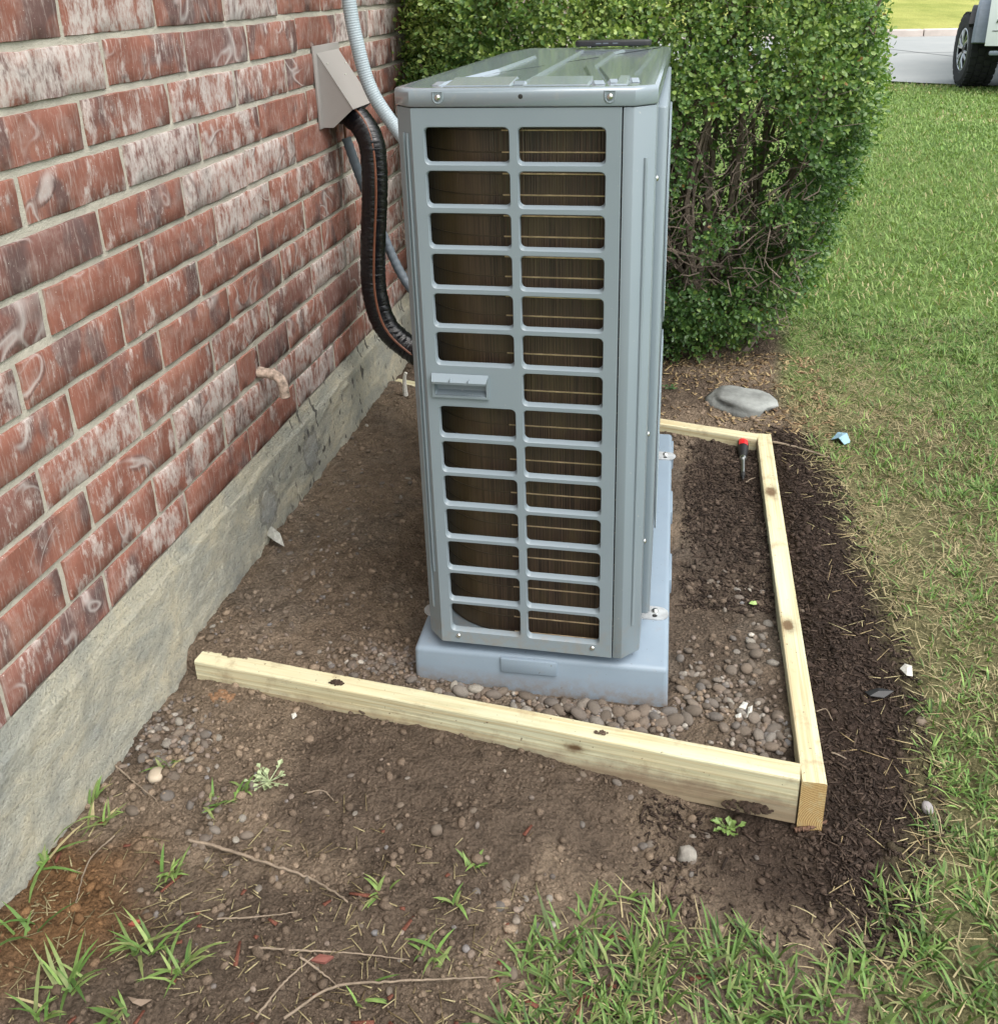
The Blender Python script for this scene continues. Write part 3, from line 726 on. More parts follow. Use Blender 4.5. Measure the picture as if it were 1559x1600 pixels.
# chamfered left corner and return
fp.add([(xL, Y0, ZB), (XA, Y0 + chy, ZB), (XA, Y0 + chy, ZS - .0025), (xL, Y0, ZS - .0025), (XA, Y0 + 0.12, ZB), (XA, Y0 + 0.12, ZS - .0025)], [(0, 3, 2, 1), (1, 2, 5, 4)])
fp.add([(xS - .0009, Y0, ZB), (xS - .0009, Y0, ZS - .0025), (xS - .0009, Y0 + .012, ZS - .0025), (xS - .0009, Y0 + .012, ZB)], [(0, 1, 2, 3)])
fp.add([(xL, Y0, ZB), (xS - .0009, Y0, ZB), (xS - .0009, Y0 + .03, ZB), (XA + .02, Y0 + .03, ZB)], [(0, 1, 2, 3)])
fpo = fp.build('front_panel', M['paint'], U, True); tag(fpo, 'grey front panel with two columns of rounded openings')
for (u0, z0, z1) in ((0.30, 0.02, 0.78), (0.55, -0.06, 0.78)):     # pressed grooves in the left corner
    g = MB(P0); px, py = xL - chx * u0, Y0 + chy * u0
    g.tube([(px - .0003, py - .0003, z0), (px - .0008, py - .0008, z0 + .01), (px - .0008, py - .0008, z1 - .01), (px - .0003, py - .0003, z1)], 0.0022, 8)
    g.build('pressed_rib', M['paint'], U, True)
cp = MB(P0)
cp.prism([(xS + .0009, Y0 + .012), (xS + .0009, Y0), (xR, Y0), (XB, Y0 + chy), (XB, Y0 + .085), (XB - .004, Y0 + .085), (XB - .004, Y0 + chy + .002), (xR - .002, Y0 + .004), (xS + .004, Y0 + .012)], ZB, ZS - .0025)
cp.build('corner_post', M['paint'], U, True, 0.0012, 2)
g = MB(P0); px, py = xR + chx * .55, Y0 + chy * .55
g.tube([(px, py, -0.06), (px + .0006, py - .0006, -.045), (px + .0006, py - .0006, .73), (px, py, .745)], 0.003, 8); g.build('pressed_rib', M['paint'], U, True)
# body behind
bd = MB(P0)
bd.prism([(XA, Y0 + .12), (XA + .002, Y0 + .12), (XA + .038, Y0 + LU - .041), (XA + .036, Y0 + LU - .041)], ZB, ZS - .003)
bd.box(XA + .036, XB - .014, Y0 + LU - .042, Y0 + LU - .04, ZB, ZS - .003)
bd.prism([(XB - .004, Y0 + .086), (XB - .002, Y0 + .086), (XB - .013, Y0 + LU - .0105), (XB - .015, Y0 + LU - .0105)], ZB + .001, ZS - .004)
bd.prism([(XA + .002, Y0 + .03), (xL, Y0 + .012), (XB - .005, Y0 + .03), (XB - .016, Y0 + LU - .043), (XA + .039, Y0 + LU - .043)], ZB + .001, ZB + .012)
bd.build('casing', M['paint'], U)
# lid
def lid_outline(e, back=0.0):
    return [(xL - e * .4, Y0 - e), (xR + e * .4, Y0 - e), (XB + e, Y0 + chy - e * .4), (XB - .007 + e, 2.172), (XB - .020, 2.186 + e), (.574, 2.205 + e), (.538 - e, 2.085), (XA - e, Y0 + chy - e * .4)]
ld = MB(P0)
rings = [(lid_outline(.0005), ZS - .001), (lid_outline(.002), ZS + .001), (lid_outline(.002), ZT - .006), (lid_outline(.0012), ZT - .003), (lid_outline(-.001), ZT - .0008), (lid_outline(-.004), ZT), (lid_outline(-.02), ZT - .0005)]
allv = []
for o_, z in rings: allv += [(x, y, z) for x, y in o_]
fs = [tuple(range(8))]
for i in range(len(rings) - 1):
    for k in range(8): fs.append((i * 8 + k, i * 8 + (k + 1) % 8, (i + 1) * 8 + (k + 1) % 8, (i + 1) * 8 + k))
fs.append(tuple(range((len(rings) - 1) * 8, len(rings) * 8)))
ld.add(allv, fs); ldo = ld.build('lid', M['lid'], U, True)
def rib(pts, w, h=0.0045, name='lid_rib'):
    pts = [Vector((p[0], p[1], 0)) for p in pts]; m = MB(P0); vs = []; n = len(pts)
    for i, p in enumerate(pts):
        t = (pts[min(i + 1, n - 1)] - pts[max(i - 1, 0)]).normalized(); s = Vector((-t.y, t.x, 0))
        tp = 0.35 if i in (0, n - 1) else 1.0
        hh = 0.0003 if i in (0, n - 1) else h
        for (a, z) in ((-w / 2, 0.0), (-w / 2 + .004, hh), (w / 2 - .004, hh), (w / 2, 0.0)):
            q = p + s * a * (1 if tp == 1 else 0.75); vs.append((q.x, q.y, ZT - .0004 + z))
    fs = [(i * 4 + k, i * 4 + k + 1, (i + 1) * 4 + k + 1, (i + 1) * 4 + k) for i in range(n - 1) for k in range(3)]
    m.add(vs, fs); o = m.build(name, M['lid'], ldo, False); return o
rib([(.558, 1.43), (.5655, 1.445), (.6038, 1.6493), (.6198, 1.93), (.6202, 1.945)], 0.022)
rib([(.683, 1.43), (.6833, 1.445), (.6952, 2.07), (.6954, 2.085)], 0.024)
rib([(.801, 1.425), (.7985, 1.44), (.7598, 1.688), (.7664, 1.985), (.78, 2.06), (.783, 2.075)], 0.022)
rib([(.8195, 1.448), (.8179, 1.46), (.7838, 1.661), (.781, 1.675)], 0.018)
rib([(.850, 1.45), (.8481, 1.475), (.8382, 1.524), (.846, 2.05), (.8465, 2.07)], 0.018)
for (a, b_) in ((.575, .675), (.694, .788), (.823, .842)):
    m = MB(P0); yA, yB = 1.412, 1.488
    m.add([(a, yA, ZT - .0003), (b_, yA, ZT - .0003), (b_ + .003, yB + .006, ZT - .0003), (a - .003, yB + .006, ZT - .0003), (a + .003, yA + .006, ZT + .0012), (b_ - .003, yA + .006, ZT + .0012), (b_ - .003, yB, ZT + .0062), (a + .003, yB, ZT + .0062)],
          [(4, 5, 6, 7), (0, 1, 5, 4), (1, 2, 6, 5), (2, 3, 7, 6), (3, 0, 4, 7)])
    m.build('lid_plateau', M['lid'], ldo, False)
def dome(name, p, r, nrm, mat, parent, hgt=0.6):
    m = MB(P0); n = Vector(nrm).normalized(); a = n.orthogonal().normalized(); b = n.cross(a); vs = []; seg = 10
    prof = [(1.0, 0), (0.95, .25 * hgt), (0.7, .75 * hgt), (0.3, .98 * hgt)]
    for (rr, hh) in prof:
        for k in range(seg):
            an = 2 * math.pi * k / seg; vs.append(Vector(p) + (a * math.cos(an) + b * math.sin(an)) * r * rr + n * r * hh)
    fs = [(i * seg + k, i * seg + (k + 1) % seg, (i + 1) * seg + (k + 1) % seg, (i + 1) * seg + k) for i in range(3) for k in range(seg)] + [tuple(range(3 * seg, 4 * seg))]
    m.add(vs, fs); return m.build(name, mat, parent, True)
for sx in (0.5735, 0.820):
    b = MB(P0); zc_ = 0.8345
    pts = [(sx - .0085, zc_ + .011), (sx - .0085, zc_ - .004)] + [(sx - .0085 * math.cos(rad(a)), zc_ - .004 - .0085 * math.sin(rad(a))) for a in (30, 60, 90, 120, 150)] + [(sx + .0085, zc_ - .004), (sx + .0085, zc_ + .011)]
    pts = [(x, min(z, ZT - .004)) for x, z in pts]
    n_ = len(pts)
    ring = [(x, Y0 - .0026, z) for x, z in pts]; inn_ = [(sx + (x - sx) * .82, Y0 - .0034, zc_ + (z - zc_) * .88) for x, z in pts]; inn2 = [(sx + (x - sx) * .7, Y0 - .0022, zc_ + (z - zc_) * .78) for x, z in pts]
    b.add(ring + inn_ + inn2, [(i, (i + 1) % n_, n_ + (i + 1) % n_, n_ + i) for i in range(n_)] + [(n_ + i, n_ + (i + 1) % n_, 2 * n_ + (i + 1) % n_, 2 * n_ + i) for i in range(n_)] + [tuple(range(2 * n_, 3 * n_))])
    b.build('screw_recess', M['paint'], ldo, True)
    dome('screw', (sx, Y0 - .0023, zc_ - .003), .0048, (0, -1, 0), M['steel'], ldo)
dome('screw_hole', (0.694, Y0 - .002, 0.8325), .0035, (0, -1, 0), M['dark'], ldo, 0.1)
for (sx, sz) in ((0.562, -0.108), (0.803, -0.106)): dome('screw', (sx, Y0, sz), .0045, (0, -1, 0), M['steel'], U)
# carrying handle
hd = MB(P0); hx0, hx1, hz0_, hz1_ = 0.5405, 0.634, 0.3625, 0.4035
hd.add([(hx0, Y0 - .001, hz1_), (hx1, Y0 - .001, hz1_), (hx1 - .002, Y0 - .016, hz1_ - .009), (hx0 + .003, Y0 - .016, hz1_ - .009), (hx0 + .004, Y0 - .015, hz1_ - .013), (hx1 - .003, Y0 - .015, hz1_ - .013), (hx1 - .003, Y0 + .004, hz1_ - .0085), (hx0 + .004, Y0 + .004, hz1_ - .0085)],
       [(0, 1, 2, 3), (3, 2, 5, 4), (4, 5, 6, 7), (0, 3, 4, 7), (1, 6, 5, 2)])
hd.box(hx0, hx0 + .004, Y0 - .004, Y0 + .001, hz0_, hz1_ - .002); hd.box(hx1 - .004, hx1, Y0 - .004, Y0 + .001, hz0_, hz1_ - .002); hd.box(hx0 + .004, hx1 - .004, Y0 - .004, Y0 + .001, hz0_, hz0_ + .004)
for q in (0.573, 0.603): hd.box(q, q + .0012, Y0 - .017, Y0 - .002, hz1_ - .008, hz1_ - .0045)
ho = hd.build('handle', M['paint'], U, True)
hb = MB(P0); hb.add([(hx0, Y0 + .006, hz0_ - .002), (hx1, Y0 + .006, hz0_ - .002), (hx1, Y0 + .022, hz1_), (hx0, Y0 + .022, hz1_)], [(0, 1, 2, 3)]); hb.build('handle_pocket', M['paint'], ho)
# coil: flat, bending away to the left
def coil_pt(s):            # s = arc position: flat right part then a bend
    fx0, R = 0.640, 0.14; yb = Y0 + 0.026
    if s <= 0: return (fx0 - s, yb)
    a = min(s / R, rad(70)); x = fx0 - R * math.sin(a); y = yb + R * (1 - math.cos(a))
    ex = s - R * rad(70)
    if ex > 0: x -= ex * math.cos(rad(70)); y += ex * math.sin(rad(70))
    return (x, y)
ss = np.concatenate([np.linspace(-0.205, 0, 6), np.linspace(0.01, 0.28, 28)])
cm = MB(P0); vs = []
for s_ in ss:
    x, y = coil_pt(s_); x = max(x, XA + .004); vs += [(x, y, ZB + .014), (x, y, ZS - .012)]
kf = 5
cm.add(vs[:2 * (kf + 1)], [(2 * i, 2 * i + 2, 2 * i + 3, 2 * i + 1) for i in range(kf)]); cm.build('coil', M['coil'], U, True)
cb = MB(P0); vb = vs[2 * kf:]; cb.add(vb, [(2 * i, 2 * i + 2, 2 * i + 3, 2 * i + 1) for i in range(len(vb) // 2 - 1)]); cb.build('coil_bend', m_coil('coil_bend_fins', 0.55), U, True)
for i in range(29):
    z = 0.782 - i * 0.0317
    t = MB(P0); t.tube([coil_pt(q)[:2] + (z,) for q in (-0.2, -0.1, -0.02)], 0.0013, 6); o = t.build('copper_tube', M['copper'], U, True)
    t = MB(P0); t.tube([coil_pt(q)[:2] + (z,) for q in np.linspace(-0.02, 0.15, 9)], 0.0012, 6); t.build('tube_bend', M['seam'], o, True)
# fan side: projecting grille panel and guards
fg = MB(P0)
fg.prism([(XB - .003, Y0 + .12), (XB + .009, Y0 + .12), (XB + .013, Y0 + .126), (XB - .003, Y0 + LU - .06), (XB - .012, Y0 + LU - .05)], ZB + .012, ZS - .016)
fgo = fg.build('fan_panel', M['paint'], U, True, 0.0025, 2)
for cz in (0.565, 0.115):
    d = MB(P0); seg = 28; cy_ = Y0 + 0.45; sl_ = -.016 / (LU - .186)
    def fanp(rr, a, o_): return (XB + .013 + sl_ * (cy_ + rr * math.cos(a) - Y0 - .126) + o_, cy_ + rr * math.cos(a), cz + rr * math.sin(a))
    d.add([fanp(.20, 2 * math.pi * k / seg, .0008) for k in range(seg)], [tuple(range(seg))]); d.build('fan_opening', M['flare'], fgo)
    gd = MB(P0)
    for rr in (.03, .06, .09, .12, .15, .18, .205):
        gd.tube([fanp(rr, 2 * math.pi * k / seg, .003) for k in range(seg + 1)], 0.0016, 5, False)
    for k in range(8):
        a = 2 * math.pi * k / 8; gd.tube([fanp(.02, a, .0035), fanp(.205, a, .0035)], 0.0018, 5)
    gd.build('fan_guard', M['paint'], fgo, True)
for z in (0.70, 0.27, 0.06): dome('screw', (XB + .0005, Y0 + .098, z), .005, (1, 0, 0), M['steel'], U)
# feet and bolts
for (fx_, fy_) in ((0.905, 1.555), (0.900, 2.215), (0.492, 1.50)):
    ft = MB(P0); zt_ = ZP + .0022
    n_ = 9; pts = [(fx_ - .05, fy_ - .020), (fx_ + .006, fy_ - .020)] + [(fx_ + .006 + .020 * math.cos(rad(a)), fy_ + .020 * math.sin(rad(a))) for a in (-60, -30, 0, 30, 60)] + [(fx_ + .006, fy_ + .020), (fx_ - .05, fy_ + .020)]
    if fx_ < 0.6: pts = [(2 * fx_ - x, y) for x, y in pts]
    ft.prism(pts, ZP + .0005, zt_ + .001); fo = ft.build('foot_bracket', M['zinc'], U, False)
    dome('bolt', (fx_, fy_ + .004, zt_ + .0012), .0068, (0, 0, 1), M['steel'], fo, 0.9)
    dome('slot_hole', (fx_, fy_ - .010, zt_ + .0012), .005, (0, 0, 1), M['dark'], fo, 0.05)

# phone on the lid
ph = MB((0.758, 2.143, ZT)); pts = []
w2, d2, r_ = 0.0795, 0.020, 0.012
for (cx_, cy_, a0) in ((w2 - r_, d2 - r_, 0), (-w2 + r_, d2 - r_, 90), (-w2 + r_, -d2 + r_, 180), (w2 - r_, -d2 + r_, 270)):
    for k in range(5): a = rad(a0 + 22.5 * k); pts.append((0.758 + cx_ + r_ * math.cos(a), 2.156 + cy_ + r_ * math.sin(a)))
ph.prism(pts, ZT + .0052, ZT + .0165)
po_ = ph.build('phone', M['phone'], None, True, 0.0035, 3, loc=(0.758, 2.143, ZT)); tag(po_, 'black phone in a dark case lying on top of the unit', 'phone')
for q in (-0.035, -0.02, 0.0):
    sb = MB((0.758, 2.143, ZT)); sb.box(0.758 + q, 0.758 + q + .011, 2.1356, 2.1363, ZT + .010, ZT + .0125); sb.build('side_button', M['dconduit'], po_)

# ------------------------------------------------------------------ on the wall: cover, line set, conduits, spigot
vent = empty('line_cover', (0, 2.45, 0.65), 0, 'taupe metal wall cover with sloping hood above the black pipe', 'wall cover')
vo = (0, 2.45, 0.65)
b = MB(vo); b.box(0.0015, 0.0075, 2.362, 2.542, 0.646, 0.846); b.build('flange', M['vent'], vent, True, 0.0012, 2)
def shell(m, loop, th, n):
    n = Vector(n) * th; k = len(loop)
    vs = [Vector(p) for p in loop] + [Vector(p) - n for p in loop]
    m.add(vs, [tuple(range(k)), tuple(range(2 * k - 1, k - 1, -1))] + [(i, (i + 1) % k, k + (i + 1) % k, k + i) for i in range(k)])
ya, yb = 2.378, 2.532
sh = MB(vo)
shell(sh, [(.0075, ya, .828), (.0905, ya, .694), (.035, ya, .648), (.0075, ya, .648)], .0015, (0, -1, 0))
shell(sh, [(.0075, yb, .828), (.0905, yb, .694), (.035, yb, .648), (.0075, yb, .648)], .0015, (0, 1, 0))
shell(sh, [(.0078, ya - .0012, .829), (.0915, ya - .0012, .6935), (.0915, yb + .0012, .6935), (.0078, yb + .0012, .829)], .0015, Vector((.134, 0, .083)).normalized())
sh.build('hood', M['vent'], vent, False)
for q in ((.025, 2.40, .802), (.045, 2.47, .770), (.03, 2.52, .794)):
    d = MB(vo); d.box(q[0] - .001, q[0] + .001, q[1] - .006, q[1] + .006, q[2] - .0006, q[2] + .0016); d.build('scuff', M['white'], vent)

def smooth_path(pts, n):
    pts = [Vector(p) for p in pts]; P = [2 * pts[0] - pts[1]] + pts + [2 * pts[-1] - pts[-2]]
    seg = []
    for i in range(1, len(P) - 2):
        for k in range(24):
            t = k / 24; a, b_, c, d = P[i - 1], P[i], P[i + 1], P[i + 2]
            seg.append(0.5 * ((2 * b_) + (c - a) * t + (2 * a - 5 * b_ + 4 * c - d) * t * t + (3 * b_ - a - 3 * c + d) * t ** 3))
    seg.append(pts[-1])
    L = [0]
    for a, b_ in zip(seg, seg[1:]): L.append(L[-1] + (b_ - a).length)
    out = []
    j = 0
    for i in range(n):
        s = L[-1] * i / (n - 1)
        while j < len(L) - 2 and L[j + 1] < s: j += 1
        t = (s - L[j]) / max(1e-9, L[j + 1] - L[j]); out.append(seg[j].lerp(seg[j + 1], min(1, t)))
    return out
ls = empty('refrigerant_line_set', (0.1, 2.42, 0.3), 0, 'thick black wrapped pipe bundle curving from the wall cover into the unit', 'pipe')
hp = smooth_path([(.02, 2.455, .680), (.055, 2.452, .672), (.088, 2.44, .650), (.113, 2.43, .608), (.119, 2.425, .56), (.1165, 2.42, .476), (.097, 2.42, .302), (.0965, 2.415, .194), (.125, 2.41, .102), (.205, 2.40, .037), (.33, 2.33, .005), (.45, 2.18, .0), (.53, 2.10, .0)], 520)
tang = np.array([(hp[min(i + 1, 519)] - hp[max(i - 1, 0)]).normalized() for i in range(520)])
t = MB((0.1, 2.42, 0.3)); t.tube(hp, [0.034 - (0.003 if i < 20 else 0) for i in range(520)], 28)
hv = np.array(t.v).reshape(-1, 3); ring_i = np.repeat(np.arange(520), 28); ang_i = np.tile(np.arange(28), 520) * 2 * np.pi / 28
cen = np.array([tuple(p - Vector((0.1, 2.42, 0.3))) for p in hp])[ring_i]
wr = vnoise(np.cos(ang_i) * 2.2 + 7, np.sin(ang_i) * 2.2 + ring_i * 0.42, 301) * .55 + vnoise(np.cos(ang_i) * 1.1 + 3, np.sin(ang_i) * 1.1 + ring_i * 0.9, 302) * .45
hv = cen + (hv - cen) * (1 + 0.050 * wr)[:, None]
t.v = [tuple(p) for p in hv]; tp = t.build('wrapped_pipe', M['tape'], ls, True)
strip = []
for i in range(12, 520, 3):
    p = hp[i]; w_ = min(1.0, max(0.0, (i - 40) / 70)); strip.append(p + Vector((.25, -.62, .72)).lerp(Vector((0.30 + 0.12 * math.sin(i * .012), -0.95, 0.0)), w_).normalized() * 0.0345)
strip = [sum((strip[max(0, min(len(strip) - 1, k + d_))] for d_ in range(-5, 6)), Vector()) / 11 for k in range(len(strip))]
t = MB((0.1, 2.42, 0.3)); t.tube(strip, 0.0032, 8); t.build('control_wire', M['rust'], ls, True)

cn = smooth_path([(-.01, 2.28, 1.44), (.03, 2.28, 1.42), (.075, 2.285, 1.34), (.11, 2.29, 1.18), (.125, 2.3, 1.04), (.130, 2.3, .95), (.140, 2.3, .865), (.168, 2.3, .748), (.233, 2.3, .6456), (.33, 2.26, .55), (.44, 2.15, .49), (.53, 2.09, .475)], 900)
t = MB((0.13, 2.3, 0.9)); t.tube(cn, [0.0170 + (0.0004 if i % 4 < 2 else -0.0004) for i in range(900)], 14)
o = t.build('electrical_conduit', M['conduit'], None, True, loc=(0.13, 2.3, 0.9)); tag(o, 'pale grey ribbed conduit sweeping down the wall behind the unit', 'conduit')
dn = smooth_path([(.022, 2.497, .605), (.049, 2.497, .51), (.107, 2.49, .344), (.172, 2.47, .214), (.28, 2.42, .12), (.42, 2.24, .09), (.53, 2.10, .085)], 200)
t = MB((0.1, 2.49, 0.35)); t.tube(dn, [0.0125 + (0.0006 if i % 4 < 2 else -0.0003) for i in range(200)], 12)
o = t.build('drain_hose', M['dconduit'], None, True, loc=(0.1, 2.49, 0.35)); tag(o, 'dark blue-grey hose running behind the black pipe', 'hose')
t = MB((0, 0, 0)); t.tube(smooth_path([(.022, 2.492, .60), (.024, 2.485, .625), (.030, 2.47, .655)], 12), 0.0035, 6)
w_ = t.build('wire_end', M['rust'], None, True); w_.parent = o; w_.location = (-0.1, -2.49, -0.35)
t = MB((0, 1.865, .18)); sp = smooth_path([(-.005, 1.865, .1835), (.020, 1.865, .182), (.043, 1.864, .176), (.056, 1.862, .160), (.059, 1.861, .128)], 40)
t.tube(sp, [0.0115 + (0.0015 if i < 7 or 12 < i < 16 else 0) for i in range(40)], 14)
o = t.build('drain_spout', M['spigot'], None, True, loc=(0, 1.865, .18)); tag(o, 'short weathered copper drain elbow sticking out of the bricks', 'pipe')
d = MB((0, 1.865, .18)); d.tube([(.059, 1.861, .1275), (.059, 1.861, .1270)], 0.0105, 12); w_ = d.build('bore', M['dark'], o)
d = MB((.03, 2.585, -.13)); d.tube(smooth_path([(.105, 2.60, -.20), (.103, 2.60, -.16), (.105, 2.60, -.125), (.110, 2.60, -.11)], 24), [0.009 - 0.004 * i / 23 for i in range(24)], 8)
o = d.build('plastic_stub', M['white'], None, True, loc=(.03, 2.585, -.13)); tag(o, 'small white plastic stub between the foundation and rear board', 'pipe')

# ------------------------------------------------------------------ hedge
def hz(tab, z): return np.interp(z, [a for a, b in tab], [b for a, b in tab])
HR = [(-.22, 1.12), (-.16, 1.18), (-.05, 1.265), (.1, 1.345), (.3, 1.415), (.6, 1.465), (.9, 1.435), (1.1, 1.37), (1.22, 1.22), (1.3, 1.0)]
HF = [(-.22, 3.10), (-.16, 3.02), (-.05, 2.95), (.1, 2.89), (.3, 2.83), (.6, 2.79), (.9, 2.78), (1.1, 2.84), (1.22, 3.0), (1.3, 3.2)]
HXL, HYB = 0.03, 4.4
hedge = empty('boxwood_shrub', (0.8, 3.5, -0.21), 0, 'large clipped green boxwood shrub behind the unit beside the lawn', 'shrub')
def hedge_surface(N, rng):
    tt = np.linspace(0, 2 * np.pi, 4001); e0 = 2 / 4.2
    X_ = .7 * np.sign(np.cos(tt)) * np.abs(np.cos(tt)) ** e0; Y_ = .8 * np.sign(np.sin(tt)) * np.abs(np.sin(tt)) ** e0
    cl = np.concatenate([[0], np.cumsum(np.hypot(np.diff(X_), np.diff(Y_)))]); th = np.interp(rng.uniform(0, cl[-1], N * 3), cl, tt)
    z = rng.uniform(-.19, 1.27, N * 3)
    keep = (np.sin(th) < 0.35) | (rng.random(N * 3) < 0.18)        # fewer on the far side
    th, z = th[keep][:N], z[keep][:N]
    R, F = hz(HR, z), hz(HF, z)
    cx, ax = (HXL + R) / 2, (R - HXL) / 2; cy, ay = (F + HYB) / 2, (HYB - F) / 2
    e = 2 / 4.2; c, s = np.cos(th), np.sin(th)
    x = cx + ax * np.sign(c) * np.abs(c) ** e; y = cy + ay * np.sign(s) * np.abs(s) ** e
    nx, ny = np.sign(c) * np.abs(c) ** (2 - e) / ax, np.sign(s) * np.abs(s) ** (2 - e) / ay
    nz = np.where(z > 0.95, (z - 0.95) * 6, np.where(z < 0.2, (z - 0.2) * 1.2, 0.12)) * np.hypot(nx, ny)
    n = np.stack([nx, ny, nz], 1); n /= np.linalg.norm(n, axis=1)[:, None] + 1e-9
    return np.stack([x, y, z], 1), n
NS = 33000
P, Nn = hedge_surface(NS, RNG)
nt = 2600                                                       # the clipped top
tx = RNG.uniform(0.05, 1.4, nt); ty = RNG.uniform(2.9, 4.3, nt)
P = np.concatenate([P, np.stack([tx, ty, 1.24 + 0.05 * fbm(tx, ty, 3, 2, 91)], 1)]); Nn = np.concatenate([Nn, np.tile((0, -.1, 1.0), (nt, 1))])
bumpn = fbm(P[:, 0], P[:, 1], 3.2, 3, 21, P[:, 2])
P = P + Nn * (0.085 * bumpn)[:, None]
depth = RNG.random(len(P)) ** 1.8 * 0.20
P = P - Nn * depth[:, None]
gap = fbm(P[:, 0] + 5, P[:, 1] + 2, 4.6, 2, 61, P[:, 2] + 3)
gapz = sst(-0.10, 0.15, P[:, 2]) * sst(0.82, 0.55, P[:, 2] + 0.25 * (P[:, 0] - 1.15) ** 2) * sst(0.6, 0.9, P[:, 0]) * sst(1.45, 1.2, P[:, 0])
th_ = np.where(P[:, 2] > .62, -0.80, -0.60) + 0.74 * gapz
keep = (gap > th_) & ((RNG.random(len(P)) > 0.18 * gapz))
dg = np.abs((P[:, 0] - 0.97 - (P[:, 2] - 0.30) * 0.42)); cavity = (dg < 0.055 + 0.04 * bumpn) & (P[:, 2] > 0.28) & (P[:, 2] < 0.64) & (RNG.random(len(P)) < 0.86)
keep &= ~cavity
low = (P[:, 2] < 0.62) & (P[:, 0] < 0.34); keep &= ~(low & (RNG.random(len(P)) < 0.85))
P, Nn, depth = P[keep], Nn[keep], depth[keep]
ni = 4500                                                       # leafy twigs inside the crown
ix, iy, iz = RNG.uniform(.12, 1.3, ni), RNG.uniform(3.08, 4.1, ni), RNG.uniform(-.05, 1.2, ni); ok_ = (ix < hz(HR, iz) - .12) & (iy > hz(HF, iz) + .2)
P = np.concatenate([P, np.stack([ix, iy, iz], 1)[ok_]]); Nn = np.concatenate([Nn, np.tile((0.1, -.8, .3), (int(ok_.sum()), 1))])
ns = len(P)
D = Nn + RNG.normal(0, 0.42, (ns, 3)) + np.array((0, 0, 0.38)); D /= np.linalg.norm(D, axis=1)[:, None]
A = np.cross(D, RNG.normal(0, 1, (ns, 3))); A /= np.linalg.norm(A, axis=1)[:, None]; B = np.cross(D, A)
NL = 8
LV, LF, LC = [], [], []
base_i = 0
tone = fbm(P[:, 0], P[:, 1], 5, 2, 81, P[:, 2])
for k in range(NL):
    h = (k / (NL - 1)) * RNG.uniform(0.045, 0.07, ns); an = k * 2.4 + RNG.normal(0, .35, ns)
    up = 0.35 + 0.5 * k / NL + RNG.normal(0, .15, ns)
    rdir = A * np.cos(an)[:, None] + B * np.sin(an)[:, None]
    ld_ = rdir * np.cos(up)[:, None] + D * np.sin(up)[:, None]
    sd_ = np.cross(D, rdir); nd = np.cross(ld_, sd_)
    L = 0.0085 + 0.013 * RNG.beta(1.6, 2.0, ns); Wd = L * RNG.uniform(0.25, 0.33, ns)
    o = P + D * h[:, None] + rdir * 0.002
    b0 = o; m1 = o + ld_ * (L * .55)[:, None] - nd * (L * .06)[:, None]; tip = o + ld_ * L[:, None] + nd * (L * .06)[:, None]
    cup = nd * (L * 0.10)[:, None]
    v = np.stack([b0, o + ld_ * (L * .35)[:, None] + sd_ * (Wd * .85)[:, None] + cup, o + ld_ * (L * .75)[:, None] + sd_ * Wd[:, None] + cup, tip,
                  o + ld_ * (L * .75)[:, None] - sd_ * Wd[:, None] + cup, o + ld_ * (L * .35)[:, None] - sd_ * (Wd * .85)[:, None] + cup], 1)
    LV.append(v.reshape(-1, 3))
    idx = base_i + np.arange(ns) * 6
    LF.append(np.stack([np.stack([idx, idx + 1, idx + 2, idx + 3], 1), np.stack([idx, idx + 3, idx + 4, idx + 5], 1)], 1).reshape(-1, 4)); base_i += ns * 6
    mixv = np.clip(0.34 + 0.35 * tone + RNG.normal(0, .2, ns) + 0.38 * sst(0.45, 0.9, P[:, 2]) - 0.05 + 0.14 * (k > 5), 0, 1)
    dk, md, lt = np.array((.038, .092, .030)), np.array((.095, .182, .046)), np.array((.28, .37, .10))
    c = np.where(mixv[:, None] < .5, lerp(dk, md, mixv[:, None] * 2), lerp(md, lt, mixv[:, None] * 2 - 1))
    brown = RNG.random(ns) < 0.006; c = np.where(brown[:, None], np.array((.22, .13, .05)), c)
    LC.append(np.repeat(c, 6, 0))
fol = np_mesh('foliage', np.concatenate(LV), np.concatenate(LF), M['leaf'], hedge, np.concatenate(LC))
fol.location = (-0.8, -3.5, 0.21); tag(fol, kind='stuff')
br = MB((0.8, 3.5, -0.21)); rb = random.Random(21)
for i in range(70):
    bx, by = rb.uniform(0.35, 1.15), rb.uniform(3.12, 3.75)
    tx, ty, tz = bx + rb.gauss(0.05, .28), rb.uniform(2.84, 3.4), rb.uniform(.15, 1.15)
    tx = min(1.42, max(.1, tx)); mid = Vector((lerp(bx, tx, .35) + rb.gauss(0, .05), lerp(by, ty, .3), lerp(-.2, tz, .5)))
    pth = smooth_path([(bx, by, -.25), mid, (tx, ty, tz)], 9); pth = [p + Vector((rb.gauss(0, .008), rb.gauss(0, .008), 0)) for p in pth]
    r0 = rb.uniform(.006, .015); br.tube(pth, [lerp(r0, r0 * .35, k / 8) for k in range(9)], 6, False)
    for q in range(3):
        s = pth[rb.randrange(3, 9)]; e = s + Vector((rb.gauss(.03, .1), rb.gauss(-.10, .06), rb.gauss(.06, .09))); e.x = min(e.x, float(hz(HR, e.z)) - .04); e.y = max(e.y, float(hz(HF, e.z)) + .01)
        br.tube([s, (s * .66 + e * .34) + Vector((rb.gauss(0, .012), 0, rb.gauss(0, .012))), (s * .3 + e * .7) + Vector((rb.gauss(0, .012), 0, rb.gauss(0, .012))), e], [r0 * .34, r0 * .28, r0 * .2, r0 * .1], 5, False)
